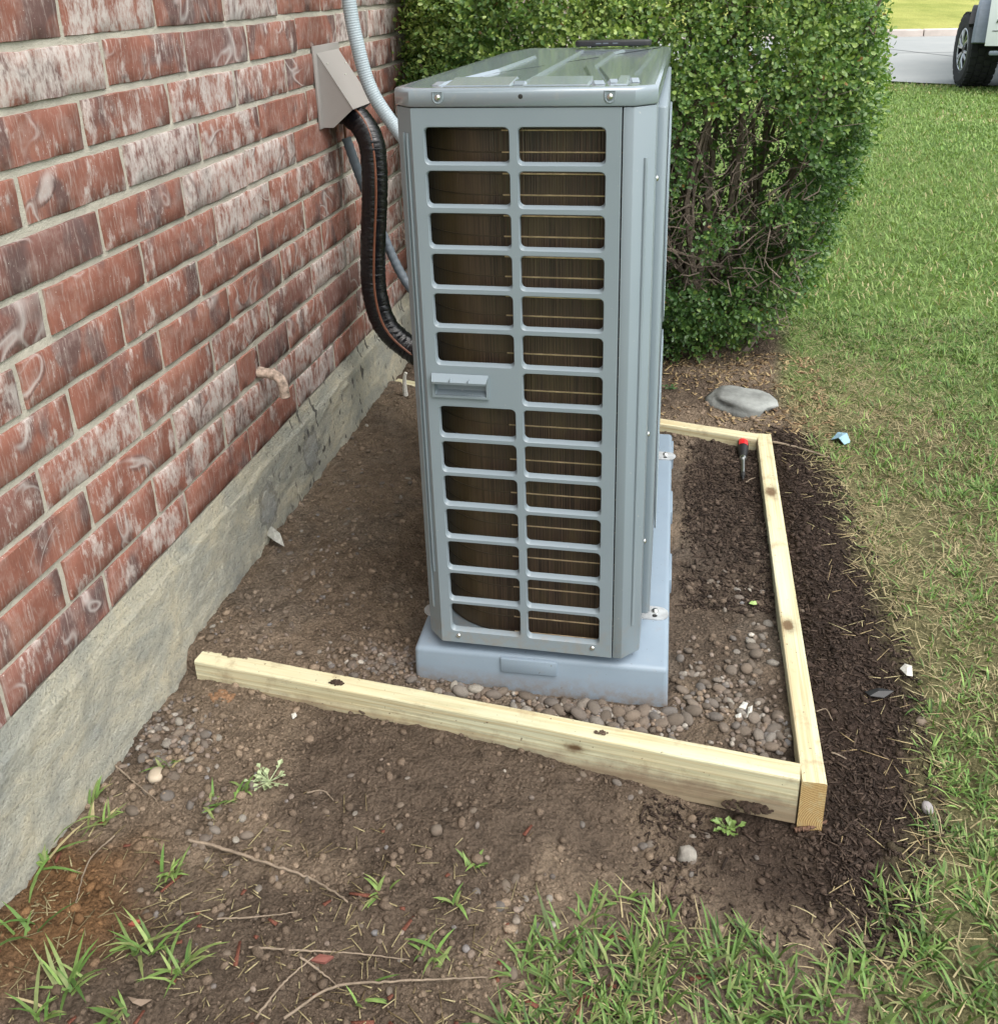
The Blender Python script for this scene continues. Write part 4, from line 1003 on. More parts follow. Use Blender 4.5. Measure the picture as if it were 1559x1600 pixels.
for i in range(560):            # fine twigs showing in the open patches of the face
    z = rb.uniform(-.12, .74); x = rb.uniform(.55, 1.28); y = float(hz(HF, z)) + rb.uniform(.03, .15)
    s = Vector((x, y, z)); e = s + Vector((rb.gauss(.02, .05), rb.gauss(-.01, .02), rb.gauss(.04, .045))); e.x = min(e.x, float(hz(HR, e.z)) - .05)
    r0 = rb.uniform(.0010, .0026); br.tube([s, (s + e) / 2 + Vector((rb.gauss(0, .012), 0, rb.gauss(0, .012))), e], [r0, r0 * .8, r0 * .4], 5, False)
for i in range(60):             # bare twigs low down near the wall
    z = rb.uniform(.1, .68); s = Vector((rb.uniform(.05, .5), rb.uniform(2.76, 3.0), z)); e = s + Vector((rb.gauss(-.02, .06), rb.gauss(-.02, .03), rb.gauss(.06, .06))); e.x = max(e.x, .02)
    r0 = rb.uniform(.0012, .003); br.tube([s, (s + e) / 2, e], [r0, r0 * .8, r0 * .4], 5, False)
br.build('branches', M['bark'], hedge, True)
# ------------------------------------------------------------------ grass
def blades(P2, z, L, Wd, az, lean, curl, C):
    N = len(P2); d = np.stack([np.cos(az), np.sin(az)], 1); sx = np.stack([-np.sin(az), np.cos(az)], 1)
    V = np.zeros((N, 7, 3)); pos = np.concatenate([P2, z[:, None]], 1); ang = lean.copy(); cur = pos.copy()
    ws = [1.0, 1.0, .72]
    for k in range(4):
        if k < 3:
            V[:, 2 * k, :] = cur; V[:, 2 * k, :2] += sx * (Wd * ws[k] / 2)[:, None]
            V[:, 2 * k + 1, :] = cur; V[:, 2 * k + 1, :2] -= sx * (Wd * ws[k] / 2)[:, None]
        else: V[:, 6, :] = cur
        st = L / 3
        cur = cur.copy(); cur[:, :2] += d * (np.sin(ang) * st)[:, None]; cur[:, 2] += np.cos(ang) * st
        ang = ang + curl
    i = np.arange(N)[:, None] * 7
    T = np.array([(0, 1, 3), (0, 3, 2), (2, 3, 5), (2, 5, 4), (4, 5, 6)])
    F = (i[:, :, None] + T[None]).reshape(-1, 3)
    V[:, :, 2] = np.maximum(V[:, :, 2], (z - 0.004)[:, None])
    return V.reshape(-1, 3), F, np.repeat(C, 7, 0)
G0, G1, G2 = np.array((.066, .148, .036)), np.array((.140, .250, .062)), np.array((.25, .36, .11))
ST, SB = np.array((.46, .40, .23)), np.array((.27, .20, .11))
def grass_colour(N, straw, rng, bright=0.0):
    t = np.clip(rng.beta(2, 2, N) + bright, 0, 1)[:, None]
    c = np.where(t < .5, lerp(G0, G1, t * 2), lerp(G1, G2, t * 2 - 1))
    c = c * rng.uniform(.6, 1.2, (N, 1)); c = lerp(c, np.array((.26, .27, .12)), (rng.random(N) ** 4 * .8)[:, None])
    s = lerp(ST, SB, (rng.random(N) ** 2)[:, None])
    return np.where((rng.random(N) < straw)[:, None], s, c)
def front_grass(x, y):
    """mask of the turf at the lower right"""
    e = np.interp(x, [0.74, 0.80, 0.87, 0.97, 1.08, 1.16, 1.24, 1.30, 1.6], [0.86, 1.02, 1.045, 1.02, 1.03, 1.035, 1.065, 1.17, 1.35])
    return (x > 0.76 + 0.03 * fbm(x, y, 14, 2, 41)) & (y < e + 0.035 * fbm(x, y, 16, 2, 43))
def scatter(n, x0, x1, y0, y1): return RNG.uniform(x0, x1, n), RNG.uniform(y0, y1, n)
GV, GF, GC, gb = [], [], [], 0
def add_blades(x, y, z, L, Wd, lean, curl, C):
    global gb
    n = len(x)
    if n == 0: return
    V, F, Cc = blades(np.stack([x, y], 1), z, L, Wd, RNG.uniform(0, 2 * np.pi, n), lean, curl, C)
    GV.append(V); GF.append(F + gb); GC.append(Cc); gb += len(V)
# near turf: blades rooted in clumps
NCL, PER = 13000, 9
cx_, cy_ = scatter(NCL, 0.7, 2.6, 0.45, 3.6)
edge = lawn_edge(cy_) + 0.05 * fbm(cx_, cy_, 12, 3, 45)
msk = (cx_ > edge) | front_grass(cx_, cy_)
behind = (cy_ > 2.55) & (cx_ < 1.38); msk &= ~(behind & (RNG.random(NCL) < 0.45))
thin = fbm(cx_, cy_, 6, 3, 47); msk &= RNG.random(NCL) < np.clip(0.72 + 0.8 * thin + 0.25 * sst(0.0, 0.25, cx_ - edge), 0.08, 1)
cx_, cy_ = cx_[msk], cy_[msk]
size = np.repeat(np.clip(RNG.normal(1.0, .28, len(cx_)), .45, 1.7), PER); tonec = np.repeat(RNG.normal(0, .13, len(cx_)), PER)
ox, oy = RNG.normal(0, .011, len(cx_) * PER), RNG.normal(0, .011, len(cx_) * PER)
x, y = np.repeat(cx_, PER) + ox, np.repeat(cy_, PER) + oy; n = len(x)
okx = ~((x > 1.13) & (x < 1.195) & (y > 1.2) & (y < 2.5)); x, y, ox, oy, size, tonec = x[okx], y[okx], ox[okx], oy[okx], size[okx], tonec[okx]; n = len(x)
dry = np.clip(0.12 + 0.12 * sst(1.3, 1.1, y) + 0.66 * sst(1.35, 1.75, y) * sst(.62, .12, x - lawn_edge(y) + .12 * fbm(x, y, 5, 2, 50)) * sst(3.5, 2.9, y) + 0.45 * fbm(x, y, 4.5, 3, 49), 0.05, 0.88)
z = ground(x, y); straw = RNG.random(n) < dry
L = np.where(straw, RNG.uniform(.012, .036, n), (RNG.uniform(.013, .036, n) + .009 * sst(1.35, 1.0, y)) * size); Wd = np.where(straw, RNG.uniform(.0009, .0020, n), RNG.uniform(.0019, .0042, n) + .0009 * sst(1.35, 1.0, y))
lean = np.where(straw, RNG.uniform(.9, 1.5, n), RNG.uniform(.25, 1.25, n)); az = np.arctan2(oy, ox) + RNG.normal(0, .55, n)
cg = grass_colour(n, 0.0, RNG, -0.06) * (1 - .14 * sst(1.5, 1.1, y))[:, None] * np.clip(1 + tonec * 1.6, .5, 1.5)[:, None]
V_, F_, C_ = blades(np.stack([x, y], 1), z, L, Wd, az, lean, RNG.uniform(.05, .42, n), np.where(straw[:, None], grass_colour(n, 1.0, RNG) * RNG.uniform(.6, 1.05, (n, 1)), cg))
GV.append(V_); GF.append(F_ + gb); GC.append(C_); gb += len(V_)
# middle distance
x, y = scatter(58000, 1.15, 5.2, 3.5, 7.5)
msk = (x > 1.30 + 0.06 * fbm(x, y, 9, 2, 53)) & (x < 1.9 + (y - 1) * 0.55); x, y = x[msk], y[msk]; n = len(x)
dry = np.clip(0.05 + 0.3 * fbm(x, y, 2.2, 3, 55) + 0.15 * sst(4.2, 3.5, y), 0.02, 0.6); straw = RNG.random(n) < dry
z = ground(x, y, False) - 0.005
add_blades(x, y, z, RNG.uniform(.022, .045, n), RNG.uniform(.003, .006, n), RNG.uniform(.3, 1.2, n), RNG.uniform(.05, .4, n), np.where(straw[:, None], grass_colour(n, 1.0, RNG), grass_colour(n, 0.0, RNG, 0.18)))
x, y = scatter(72000, 1.2, 8.0, 7.5, 13.2)
ry = np.interp(x, [a for a, b in near], [b for a, b in near])
msk = (y < ry + 0.05) & (x < 2.2 + (y - 1) * 0.5); x, y = x[msk], y[msk]; n = len(x)
dry = np.clip(0.05 + 0.3 * fbm(x, y, 1.2, 3, 57), 0.02, 0.5); straw = RNG.random(n) < dry
add_blades(x, y, ground(x, y, False) - 0.004, RNG.uniform(.02, .045, n), RNG.uniform(.005, .010, n), RNG.uniform(.3, 1.1, n), RNG.uniform(.05, .4, n), np.where(straw[:, None], grass_colour(n, 1.0, RNG), grass_colour(n, 0.0, RNG, 0.28)))
# dead thatch between the blades
x, y = scatter(26000, 0.74, 2.6, 0.45, 3.6)
edge = lawn_edge(y) + 0.06 * fbm(x, y, 12, 3, 45); msk = ((x > edge - .03) | front_grass(x, y - .02)) & (RNG.random(len(x)) < np.clip(.6 + .8 * fbm(x, y, 5, 3, 48), .15, 1)); x, y = x[msk], y[msk]; n = len(x)
add_blades(x, y, ground(x, y) + RNG.uniform(.001, .008, n), RNG.uniform(.012, .045, n), RNG.uniform(.0009, .0024, n), RNG.uniform(1.15, 1.55, n), RNG.uniform(-.1, .25, n), grass_colour(n, 1.0, RNG) * RNG.uniform(.55, 1.05, (n, 1)))
gr = np_mesh('lawn_grass', np.concatenate(GV), np.concatenate(GF), M['grass'], None, np.concatenate(GC))
tag(gr, 'green turf with straw coloured patches right of the bed', 'grass', kind='stuff')

# ------------------------------------------------------------------ soil crumbs, gravel, bark mulch, litter
def ico(sub):
    bm = bmesh.new(); bmesh.ops.create_icosphere(bm, subdivisions=sub, radius=1.0)
    V = np.array([v.co[:] for v in bm.verts]); F = np.array([[v.index for v in f.verts] for f in bm.faces]); bm.free(); return V, F
def rand_rot(n):
    q = RNG.normal(0, 1, (n, 4)); q /= np.linalg.norm(q, axis=1)[:, None]; w, x, y, z = q.T
    return np.stack([np.stack([1 - 2 * (y * y + z * z), 2 * (x * y - z * w), 2 * (x * z + y * w)], 1), np.stack([2 * (x * y + z * w), 1 - 2 * (x * x + z * z), 2 * (y * z - x * w)], 1), np.stack([2 * (x * z - y * w), 2 * (y * z + x * w), 1 - 2 * (x * x + y * y)], 1)], 1)
def lumps(name, P3, size, flat, sub, mat, C, jit=0.16, smooth=False):
    V0, F0 = ico(sub) if sub else OCT; n = len(P3)
    V = V0[None] * (1 + RNG.uniform(-jit, jit, (n, len(V0), 1))) * size[:, None, None] * np.stack([RNG.uniform(.8, 1.3, n), RNG.uniform(.7, 1.0, n), flat], 1)[:, None, :]
    a = RNG.uniform(0, 2 * np.pi, n); ca, sa = np.cos(a), np.sin(a)
    X = V[:, :, 0] * ca[:, None] - V[:, :, 1] * sa[:, None]; Y = V[:, :, 0] * sa[:, None] + V[:, :, 1] * ca[:, None]
    V = np.stack([X, Y, V[:, :, 2] + V[:, :, 0] * RNG.normal(0, .2, n)[:, None]], -1) + P3[:, None, :]
    F = (np.arange(n)[:, None, None] * len(V0) + F0[None]).reshape(-1, 3)
    return np_mesh(name, V.reshape(-1, 3), F, mat, None, np.repeat(C, len(V0), 0), smooth)
x, y = scatter(24500, 0.015, 1.5, 0.6, 3.0)
msk = (x < lawn_edge(y) + 0.02) & ~front_grass(x, y) & ~((x > .47) & (x < .945) & (y > 1.38) & (y < 2.36)) & (RNG.random(len(x)) < np.clip(0.45 + 0.9 * fbm(x, y, 9, 3, 65), .06, 1))
x, y = x[msk], y[msk]; n = len(x); s = RNG.uniform(.0013, .0030, n) + .0075 * RNG.random(n) ** 6
C = soil_colour(x, y) * RNG.uniform(.75, 1.35, n)[:, None]
OCT = (np.array([(1, 0, 0), (-1, 0, 0), (0, 1, 0), (0, -1, 0), (0, 0, 1), (0, 0, -1)], float), np.array([(0, 2, 4), (2, 1, 4), (1, 3, 4), (3, 0, 4), (2, 0, 5), (1, 2, 5), (3, 1, 5), (0, 3, 5)]))
tag(lumps('soil_crumbs', np.stack([x, y, ground(x, y) + s * .15], 1), s, RNG.uniform(.6, .9, n), 1, M['bits'], C, .2), 'loose brown soil crumbs over the bare bed', 'soil', kind='stuff')

x, y = scatter(80000, 0.015, 1.42, 0.6, 2.9)
msk = (x < lawn_edge(y) + 0.01) & ~front_grass(x, y) & ~((x > .47) & (x < .945) & (y > 1.38) & (y < 2.36)) & (RNG.random(len(x)) < np.clip(0.35 + 1.1 * fbm(x, y, 7, 3, 66), .04, 1))
x, y = x[msk], y[msk]; n = len(x); s = RNG.uniform(.0009, .0022, n) + .003 * RNG.random(n) ** 8
tag(lumps('soil_grains', np.stack([x, y, ground(x, y) + s * .2], 1), s, RNG.uniform(.6, .9, n), 0, M['bits'], soil_colour(x, y) * RNG.uniform(.7, 1.3, n)[:, None], .25), 'fine soil grains over the bare bed', 'soil', kind='stuff')

# where gravel shows: (photo x, y, spread x, spread y, how many, smallest, largest radius)
GR = [(760, 1072, 75, 20, 90, .008, .014), (900, 1105, 60, 16, 100, .009, .015), (1005, 1118, 60, 20, 110, .009, .015), (1120, 1085, 60, 45, 45, .006, .012), (1200, 1150, 35, 25, 45, .007, .013), (600, 1035, 60, 22, 60, .006, .013),
      (235, 1120, 45, 50, 45, .006, .013), (290, 1160, 45, 30, 35, .007, .014), (250, 1215, 50, 40, 22, .007, .016), (400, 990, 90, 45, 24, .004, .009), (520, 900, 90, 90, 28, .004, .008), (1190, 1010, 30, 40, 22, .008, .015), (1160, 925, 40, 25, 12, .006, .012),
      (470, 870, 60, 50, 18, .005, .010), (560, 760, 60, 70, 22, .005, .010), (340, 1290, 90, 60, 22, .006, .012), (640, 1250, 180, 60, 14, .004, .008), (900, 1210, 120, 50, 12, .005, .010), (1050, 1330, 90, 50, 10, .006, .011), (820, 1420, 60, 60, 12, .007, .012), (420, 1420, 160, 90, 12, .005, .010), (700, 1500, 160, 70, 8, .005, .010), (640, 1090, 30, 16, 12, .006, .01)]
cands = []; gsm = []
for (cx_, cy_, sx_, sy_, n_, r0, r1) in GR:
    for _ in range(n_):
        p = hit(random.gauss(cx_, sx_ * .6), random.gauss(cy_, sy_ * .6)); r = r0 + (r1 - r0) * random.random() ** 1.6
        cands.append((p, r, (cx_, cy_)))
    for _ in range(n_ * 3 if n_ > 30 else n_):
        p = hit(random.gauss(cx_, sx_ * .75), random.gauss(cy_, sy_ * .75)); gsm.append((p.x, p.y, p.z, random.uniform(.0025, .0065)))
def blocked(p, r):
    if p.x < 0.022 + r: return True
    if abs(p.y - float(front_y(p.x))) < 0.02 + r * .8 and p.x < 1.19: return True
    if abs(p.x - float(right_x(p.y))) < 0.02 + r * .8 and 1.2 < p.y < 2.5: return True
    if 0.472 - r < p.x < 0.943 + r and 1.388 - r * .8 < p.y < 2.36: return True
    return False
pm = []
for i in range(8):
    bm = bmesh.new(); bmesh.ops.create_icosphere(bm, subdivisions=2, radius=1.0); rr = random.Random(900 + i)
    sx_, sy_, sz_ = rr.uniform(1.0, 1.35), rr.uniform(.75, 1.0), rr.uniform(.55, .8); ph_ = [rr.uniform(0, 6) for _ in range(6)]
    for v in bm.verts:
        c = v.co; k = 1 + .09 * math.sin(2.1 * c.x + ph_[0]) * math.sin(1.7 * c.y + ph_[1]) + .08 * math.sin(2.6 * c.z + ph_[2] + c.x) + rr.uniform(-.02, .02)
        v.co = (c.x * k * sx_, c.y * k * sy_, c.z * k * sz_)
    for f in bm.faces: f.smooth = True
    me = bpy.data.meshes.new('pebble'); bm.to_mesh(me); bm.free(); me.materials.append(M['pebble']); pm.append(me)
placed = []
cands.sort(key=lambda t: -t[1])
for p, r, w_ in cands:
    if blocked(p, r) or any((p - q[0]).length < (r + q[1]) * .72 for q in placed): continue
    placed.append((p, r, w_))
def pebble_place(p):
    fy_ = float(front_y(p.x))
    if p.y > fy_ and p.x < float(right_x(p.y)):
        if p.x > .94 and p.y < 1.62: return ('rounded pebble in the gravel between pad and long board, near corner', 'pebbles in the near corner of the bed')
        if p.x > .94: return ('rounded pebble on the dark soil between pad and long board, further back', 'pebbles right of the pad')
        if p.y < 1.42 and p.x > .45: return ('rounded pebble in the gravel strip between pad and front board', 'pebbles along the front of the pad')
        return ('rounded pebble on the soil between the house wall and the pad', 'pebbles left of the pad')
    if p.x < .36 and p.y > 1.05: return ('rounded pebble heaped by the foundation in front of the front board', 'pebbles by the foundation')
    if p.x > .75: return ('rounded pebble on the dark soil between front board and turf', 'pebbles before the front board')
    return ('rounded pebble on the bare foreground soil left of the turf', 'pebbles on the foreground soil')
rp = random.Random(77)
for i, (p, r, w_) in enumerate(placed):
    if i < 300:
        o = bpy.data.objects.new('pebble', pm[rp.randrange(8)]); COL.objects.link(o)
        pl_ = pebble_place(p); big = 'gravel' in pl_[0]; k = r * (0.98 if big else 0.80); o.scale = (k, k, k * rp.uniform(.8, 1)); o.location = (p.x, p.y, p.z + k * (rp.uniform(.05, .4) if big else rp.uniform(-.25, .12))); o.rotation_euler = (rp.uniform(-.4, .4), rp.uniform(-.4, .4), rp.uniform(0, 6.28))
        tag(o, pl_[0], 'pebble', pl_[1])
    else: gsm.append((p.x, p.y, p.z, r * .9))
gsm = np.array([g_ for g_ in gsm if not blocked(Vector(g_[:3]), g_[3])]); n = len(gsm)
pal = np.array([(.15, .12, .10), (.21, .17, .14), (.16, .155, .155), (.24, .18, .13), (.27, .25, .22), (.40, .37, .32)])
C = lerp(pal[RNG.choice(6, n, p=[.28, .26, .16, .16, .11, .03])], np.array((.105, .080, .060)), (RNG.random(n) ** .7 * .8)[:, None]) * RNG.uniform(.75, 1.15, n)[:, None]
tag(lumps('fine_gravel', np.stack([gsm[:, 0], gsm[:, 1], gsm[:, 2] + gsm[:, 3] * .3], 1), gsm[:, 3], RNG.uniform(.55, .8, n), 2, M['gravel'], C, .07, True), 'fine gravel mixed into the soil around the pad', 'gravel', kind='stuff')

def slivers(name, x, y, z, L, Wd, T, az, tilt, C, mat):
    n = len(x); bx_ = np.array([(-1, -1, -1), (1, -.6, -1), (1, .6, -1), (-1, 1, -1), (-1, -1, 1), (1, -.6, 1), (1, .6, 1), (-1, 1, 1)], float) / 2
    F0 = np.array([(0, 3, 2, 1), (4, 5, 6, 7), (0, 1, 5, 4), (1, 2, 6, 5), (2, 3, 7, 6), (3, 0, 4, 7)])
    V = bx_[None] * np.stack([L, Wd, T], 1)[:, None, :]
    V[:, :, 2] += V[:, :, 0] * tilt[:, None]
    ca, sa = np.cos(az)[:, None], np.sin(az)[:, None]
    V = np.stack([V[:, :, 0] * ca - V[:, :, 1] * sa + x[:, None], V[:, :, 0] * sa + V[:, :, 1] * ca + y[:, None], V[:, :, 2] + z[:, None]], -1)
    F = (np.arange(n)[:, None, None] * 8 + F0[None]).reshape(-1, 4)
    return np_mesh(name, V.reshape(-1, 3), F, mat, None, np.repeat(C, 8, 0))
x1_, y1_ = scatter(9000, 1.17, 1.40, 1.02, 2.56); x2_, y2_ = scatter(3500, 0.95, 1.14, 1.7, 2.44); x3_, y3_ = scatter(1200, .9, 1.25, 1.02, 1.24)
x, y = np.concatenate([x1_, x2_, x3_]), np.concatenate([y1_, y2_, y3_])
msk = (x < lawn_edge(y) + 0.03) & ~((x > 1.14) & (x < 1.192) & (y > 1.22) & (y < 2.49)) & ((y > 1.24) | (x > .9)) & (RNG.random(len(x)) < np.clip(.7 + fbm(x, y, 8, 2, 67), .1, 1)) & ~((np.abs(y - front_y(x)) < .03) & (x < 1.16))
x, y = x[msk], y[msk]; n = len(x)
C = lerp(np.array((.022, .016, .013)), np.array((.078, .056, .043)), (RNG.random(n) ** 1.6)[:, None])
tag(slivers('bark_mulch', x, y, ground(x, y) + .002, RNG.uniform(.004, .020, n) * RNG.uniform(.35, 1, n) + .012 * (RNG.random(n) < .08), RNG.uniform(.0012, .0045, n), RNG.uniform(.001, .003, n), RNG.uniform(0, 6.28, n), RNG.normal(0, .22, n), C, M['bits']), 'dark shredded bark mulch along the long board', 'mulch', kind='stuff')
# red-brown chips and straw in the foreground soil
x, y = scatter(1700, .03, 1.0, .62, 1.12); msk = RNG.random(len(x)) < np.clip(sst(1.08, .85, y) * .9 + .5 * fbm(x, y, 7, 2, 69), 0.02, 1); x, y = x[msk], y[msk]; n = len(x)
C = np.where((RNG.random(n) < .05)[:, None], np.array((.13, .052, .036)), lerp(ST * .75, SB * .45, RNG.random((n, 1))))
tag(slivers('dry_litter', x, y, ground(x, y) + .0025, .006 + .04 * RNG.random(n) ** 2, np.where(C[:, 1] < .053, .006, RNG.uniform(.0008, .002, n)), RNG.uniform(.0006, .0016, n), RNG.uniform(0, 6.28, n), RNG.normal(0, .12, n), C, M['bits']), 'dry straw and red-brown chips in the foreground soil', 'litter', kind='stuff')
x, y = scatter(2300, .6, 1.36, 2.52, 3.15); msk = (y > back_y(np.minimum(x, 1.14)) + .04) & (RNG.random(len(x)) < np.clip(.55 + fbm(x, y, 8, 2, 68), .1, 1)); x, y = x[msk], y[msk]; n = len(x)
C = lerp(np.array((.40, .31, .17)), np.array((.14, .085, .05)), (RNG.random(n) ** .8)[:, None])
tag(slivers('leaf_litter', x, y, ground(x, y) + .003, RNG.uniform(.008, .022, n), RNG.uniform(.002, .010, n), np.full(n, .0008), RNG.uniform(0, 6.28, n), RNG.normal(0, .3, n), C, M['bits']), 'tan dead leaves on the ground below the shrub', 'leaf litter', kind='stuff')
x, y = scatter(900, 1.18, 1.42, 1.05, 2.5); n = len(x); C = lerp(ST * .9, SB, RNG.random((n, 1)))
msk = RNG.random(n) < sst(-.16, .03, x - lawn_edge(y)) * .55; x, y, C = x[msk], y[msk], C[msk]; n = len(x)
tag(slivers('straw_bits', x, y, ground(x, y) + .005, RNG.uniform(.012, .05, n), RNG.uniform(.0008, .0018, n), np.full(n, .0008), RNG.uniform(0, 6.28, n), RNG.normal(0, .15, n), C, M['bits']), 'loose straw along the edge of the mulch', 'straw', kind='stuff')

# ------------------------------------------------------------------ grass tufts and weeds standing in the soil
def tuft(px, py, n, L, label, wide=.005, lean=(.3, 1.25), straw=.05, spread=.008, flat=False):
    p = hit(px, py); x = p.x + RNG.normal(0, spread, n); y = p.y + RNG.normal(0, spread, n); x = np.maximum(x, .03); z = ground(x, y)
    V, F, C = blades(np.stack([x, y], 1), z, RNG.uniform(.45, 1, n) * L, RNG.uniform(.7, 1.2, n) * wide, RNG.uniform(0, 6.28, n), RNG.uniform(lean[0], lean[1], n), RNG.uniform(.1, .45, n), grass_colour(n, straw, RNG, .08))
    V = V - np.array(p)
    o = np_mesh('grass_tuft', V, F, M['grass'], None, C); o.location = p
    return tag(o, label, 'grass tuft')
for a in ((55, 1345, 14, .085, 'upright green grass tuft against the foundation, nearest the rusty soil'), (160, 1285, 12, .06, 'small grass tuft touching the foundation, second up from the bottom'), (125, 1245, 6, .05, 'thin grass sprig at the foundation foot, highest along the wall'),
          (260, 1200, 7, .045, 'pale grass sprig beside the large flat pebble near the wall'), (268, 1370, 14, .055, 'low green grass tuft right of the rusty soil patch'), (225, 1490, 15, .085, 'spreading broad-bladed grass tuft with long leaves in the foreground soil'),
          (285, 1515, 16, .075, 'pale and green grass tuft just right of the broad-bladed one'), (45, 1460, 7, .075, 'grass sprig at the left picture edge below the rusty soil'), (110, 1545, 18, .08, 'loose yellow-green grass tuft near the bottom left corner'),
          (65, 1590, 14, .07, 'grass tuft in the very bottom left corner'), (330, 1255, 12, .045, 'short grass tuft among pebbles right of the wall'), (375, 1240, 9, .04, 'wilted grass tuft trailing right of the pebbles'),
          (590, 1390, 7, .04, 'tiny pale sprig in the middle foreground soil'), (668, 1495, 12, .05, 'small green tuft left of the front turf'), (705, 1405, 6, .045, 'single blue-green sprig left of the front turf'),
          (750, 1350, 7, .04, 'thin upright sprig near grey pebbles in the middle soil'), (180, 1590, 12, .06, 'grass tuft on the bottom picture edge left of the twigs'), (575, 1560, 5, .04, 'little sprig on the lower soil between twigs')):
    tuft(a[0], a[1], a[2], a[3], a[4])
def weed(px, py, n, r, label, cols):
    p = hit(px, py); m = MB(p); rr = random.Random(label)
    vs, fs = [], []
    for i in range(n):
        a = rr.uniform(0, 6.28); d = rr.uniform(.1, 1) * r; c = Vector((p.x + d * math.cos(a), p.y + d * math.sin(a) * .7, p.z + rr.uniform(.004, .016)))
        L = rr.uniform(.008, .015); t = Vector((math.cos(a + rr.uniform(-.6, .6)), math.sin(a), rr.uniform(-.2, .5))).normalized(); s = t.cross(Vector((0, 0, 1))).normalized() * L * .38; u = Vector((0, 0, L * .15))
        m.add([c, c + t * L * .5 + s + u, c + t * L, c + t * L * .5 - s + u], [(0, 1, 2), (0, 2, 3)])
        m.tube([c, (p.x, p.y, p.z)], [.0007, .0009], 4, False)
    o = m.build('weed', plain(label[:12], cols, .5, 0, .4, .3, 200), None, loc=tuple(p)); return tag(o, label, 'weed')
weed(1138, 1300, 26, .020, 'small round-leaved green weed in front of the front board', (.12, .19, .05))
weed(420, 1222, 26, .035, 'wilted pale green weed lying among the pebbles by the wall', (.30, .36, .20))
weed(1045, 608, 14, .02, 'tiny dark green seedling behind the rear board', (.04, .10, .03))

# ------------------------------------------------------------------ loose things on the ground
def stick(pts, r, label, mat=None, name='twig', lift=.004):
    q = [hit(a, b) + Vector((0, 0, lift + r)) for a, b in pts]; o0 = q[0].copy(); m = MB(o0); pth = smooth_path(q, 10 * len(q)); rr = random.Random(label)
    pth = [p + Vector((rr.gauss(0, r * .25), rr.gauss(0, r * .25), 0)) for p in pth]
    m.tube(pth, [r * (1 - .55 * i / len(pth)) * rr.uniform(.9, 1.12) for i in range(len(pth))], 6)
    o = m.build(name, mat or M['twig'], None, True, loc=tuple(o0)); return tag(o, label, 'twig')
stick([(295, 1318), (345, 1330), (420, 1355), (490, 1380), (545, 1415)], .0028, 'long pale twig lying across the middle of the foreground soil')
stick([(340, 1440), (395, 1438), (465, 1430)], .0014, 'short straight straw stalk below the long pale twig')
stick([(390, 1485), (470, 1490), (560, 1495), (640, 1505)], .0016, 'thin straight stalk in the lower foreground soil')
stick([(400, 1597), (440, 1545), (490, 1500)], .0018, 'slanting pale stem at the bottom edge, left one')
stick([(445, 1597), (520, 1548), (600, 1540), (760, 1532)], .0020, 'bleached stem running to the right along the bottom soil')
stick([(470, 1500), (510, 1530), (530, 1548)], .0016, 'short dark stem crossing the bleached stems')
stick([(180, 1310), (140, 1350), (118, 1420)], .0015, 'thin brown stem beside the rusty soil by the wall')
stick([(180, 1200), (215, 1230), (245, 1255)], .0018, 'whitish root by the foundation tuft')
stick([(480, 1243), (505, 1240), (522, 1255)], .0016, 'curled straw stalk in the middle of the front soil')
stick([(1275, 1115), (1290, 1112), (1300, 1130)], .0011, 'bent straw stalk on the mulch beside the long board')
stick([(1298, 1180), (1308, 1183), (1322, 1190)], .0016, 'pale rootlet on the mulch beside the long board')
stick([(1208, 694), (1250, 702), (1300, 720)], .0035, 'grey root on the mulch near the far board corner')
stick([(1165, 757), (1172, 752), (1180, 749)], .0018, 'short pale stick at the tip of the screwdriver')
stick([(1240, 1303), (1262, 1300), (1292, 1290)], .0042, 'reddish bark strip at the near end of the long board', plain('bark_strip', (.11, .065, .045), .9, 0, .2, .35, 120, .6))

def lumpobj(name, px, py, sx, sy, sz, mat, label, cat, seed, rough=.12, rz=0.0, lift=0.0, sub=3):
    p = hit(px, py); bm = bmesh.new(); bmesh.ops.create_icosphere(bm, subdivisions=sub, radius=1.0); rr = random.Random(seed); ph_ = [rr.uniform(0, 6) for _ in range(6)]
    for v in bm.verts:
        c = v.co.copy(); k = 1 + rough * (math.sin(3 * c.x + ph_[0]) * math.sin(2.3 * c.y + ph_[1]) + .6 * math.sin(5 * c.z + ph_[2] + 2 * c.x) + .4 * math.sin(7 * c.y + ph_[3] + 3 * c.x)) + rr.uniform(-rough, rough) * .25
        c = Vector((math.copysign(abs(c.x) ** .8, c.x), math.copysign(abs(c.y) ** .8, c.y), math.copysign(abs(c.z) ** .7, c.z)))
        v.co = (c.x * k * sx, c.y * k * sy, c.z * k * sz)
    for f in bm.faces: f.smooth = True
    me = bpy.data.meshes.new(name); bm.to_mesh(me); bm.free(); me.materials.append(mat)
    o = bpy.data.objects.new(name, me); COL.objects.link(o); o.location = p + Vector((0, 0, lift)); o.rotation_euler = (0, 0, rz)
    return tag(o, label, cat)
lumpobj('rock', 1160, 630, .092, .085, .026, M['rock'], 'flat pale grey rock on the ground below the shrub', 'rock', 14, .17, -.2, .004)
lumpobj('pebble', 244, 1214, .013, .016, .007, plain('pale_pebble', (.38, .32, .24), .8), 'large flat cream pebble beside the wall foundation', 'pebble', 5, .05, .4, .004, 2)
lumpobj('pebble', 682, 1300, .010, .009, .007, M['pebble'], 'single round mauve pebble in the middle of the front soil', 'pebble', 6, .05, .4, .003, 2)
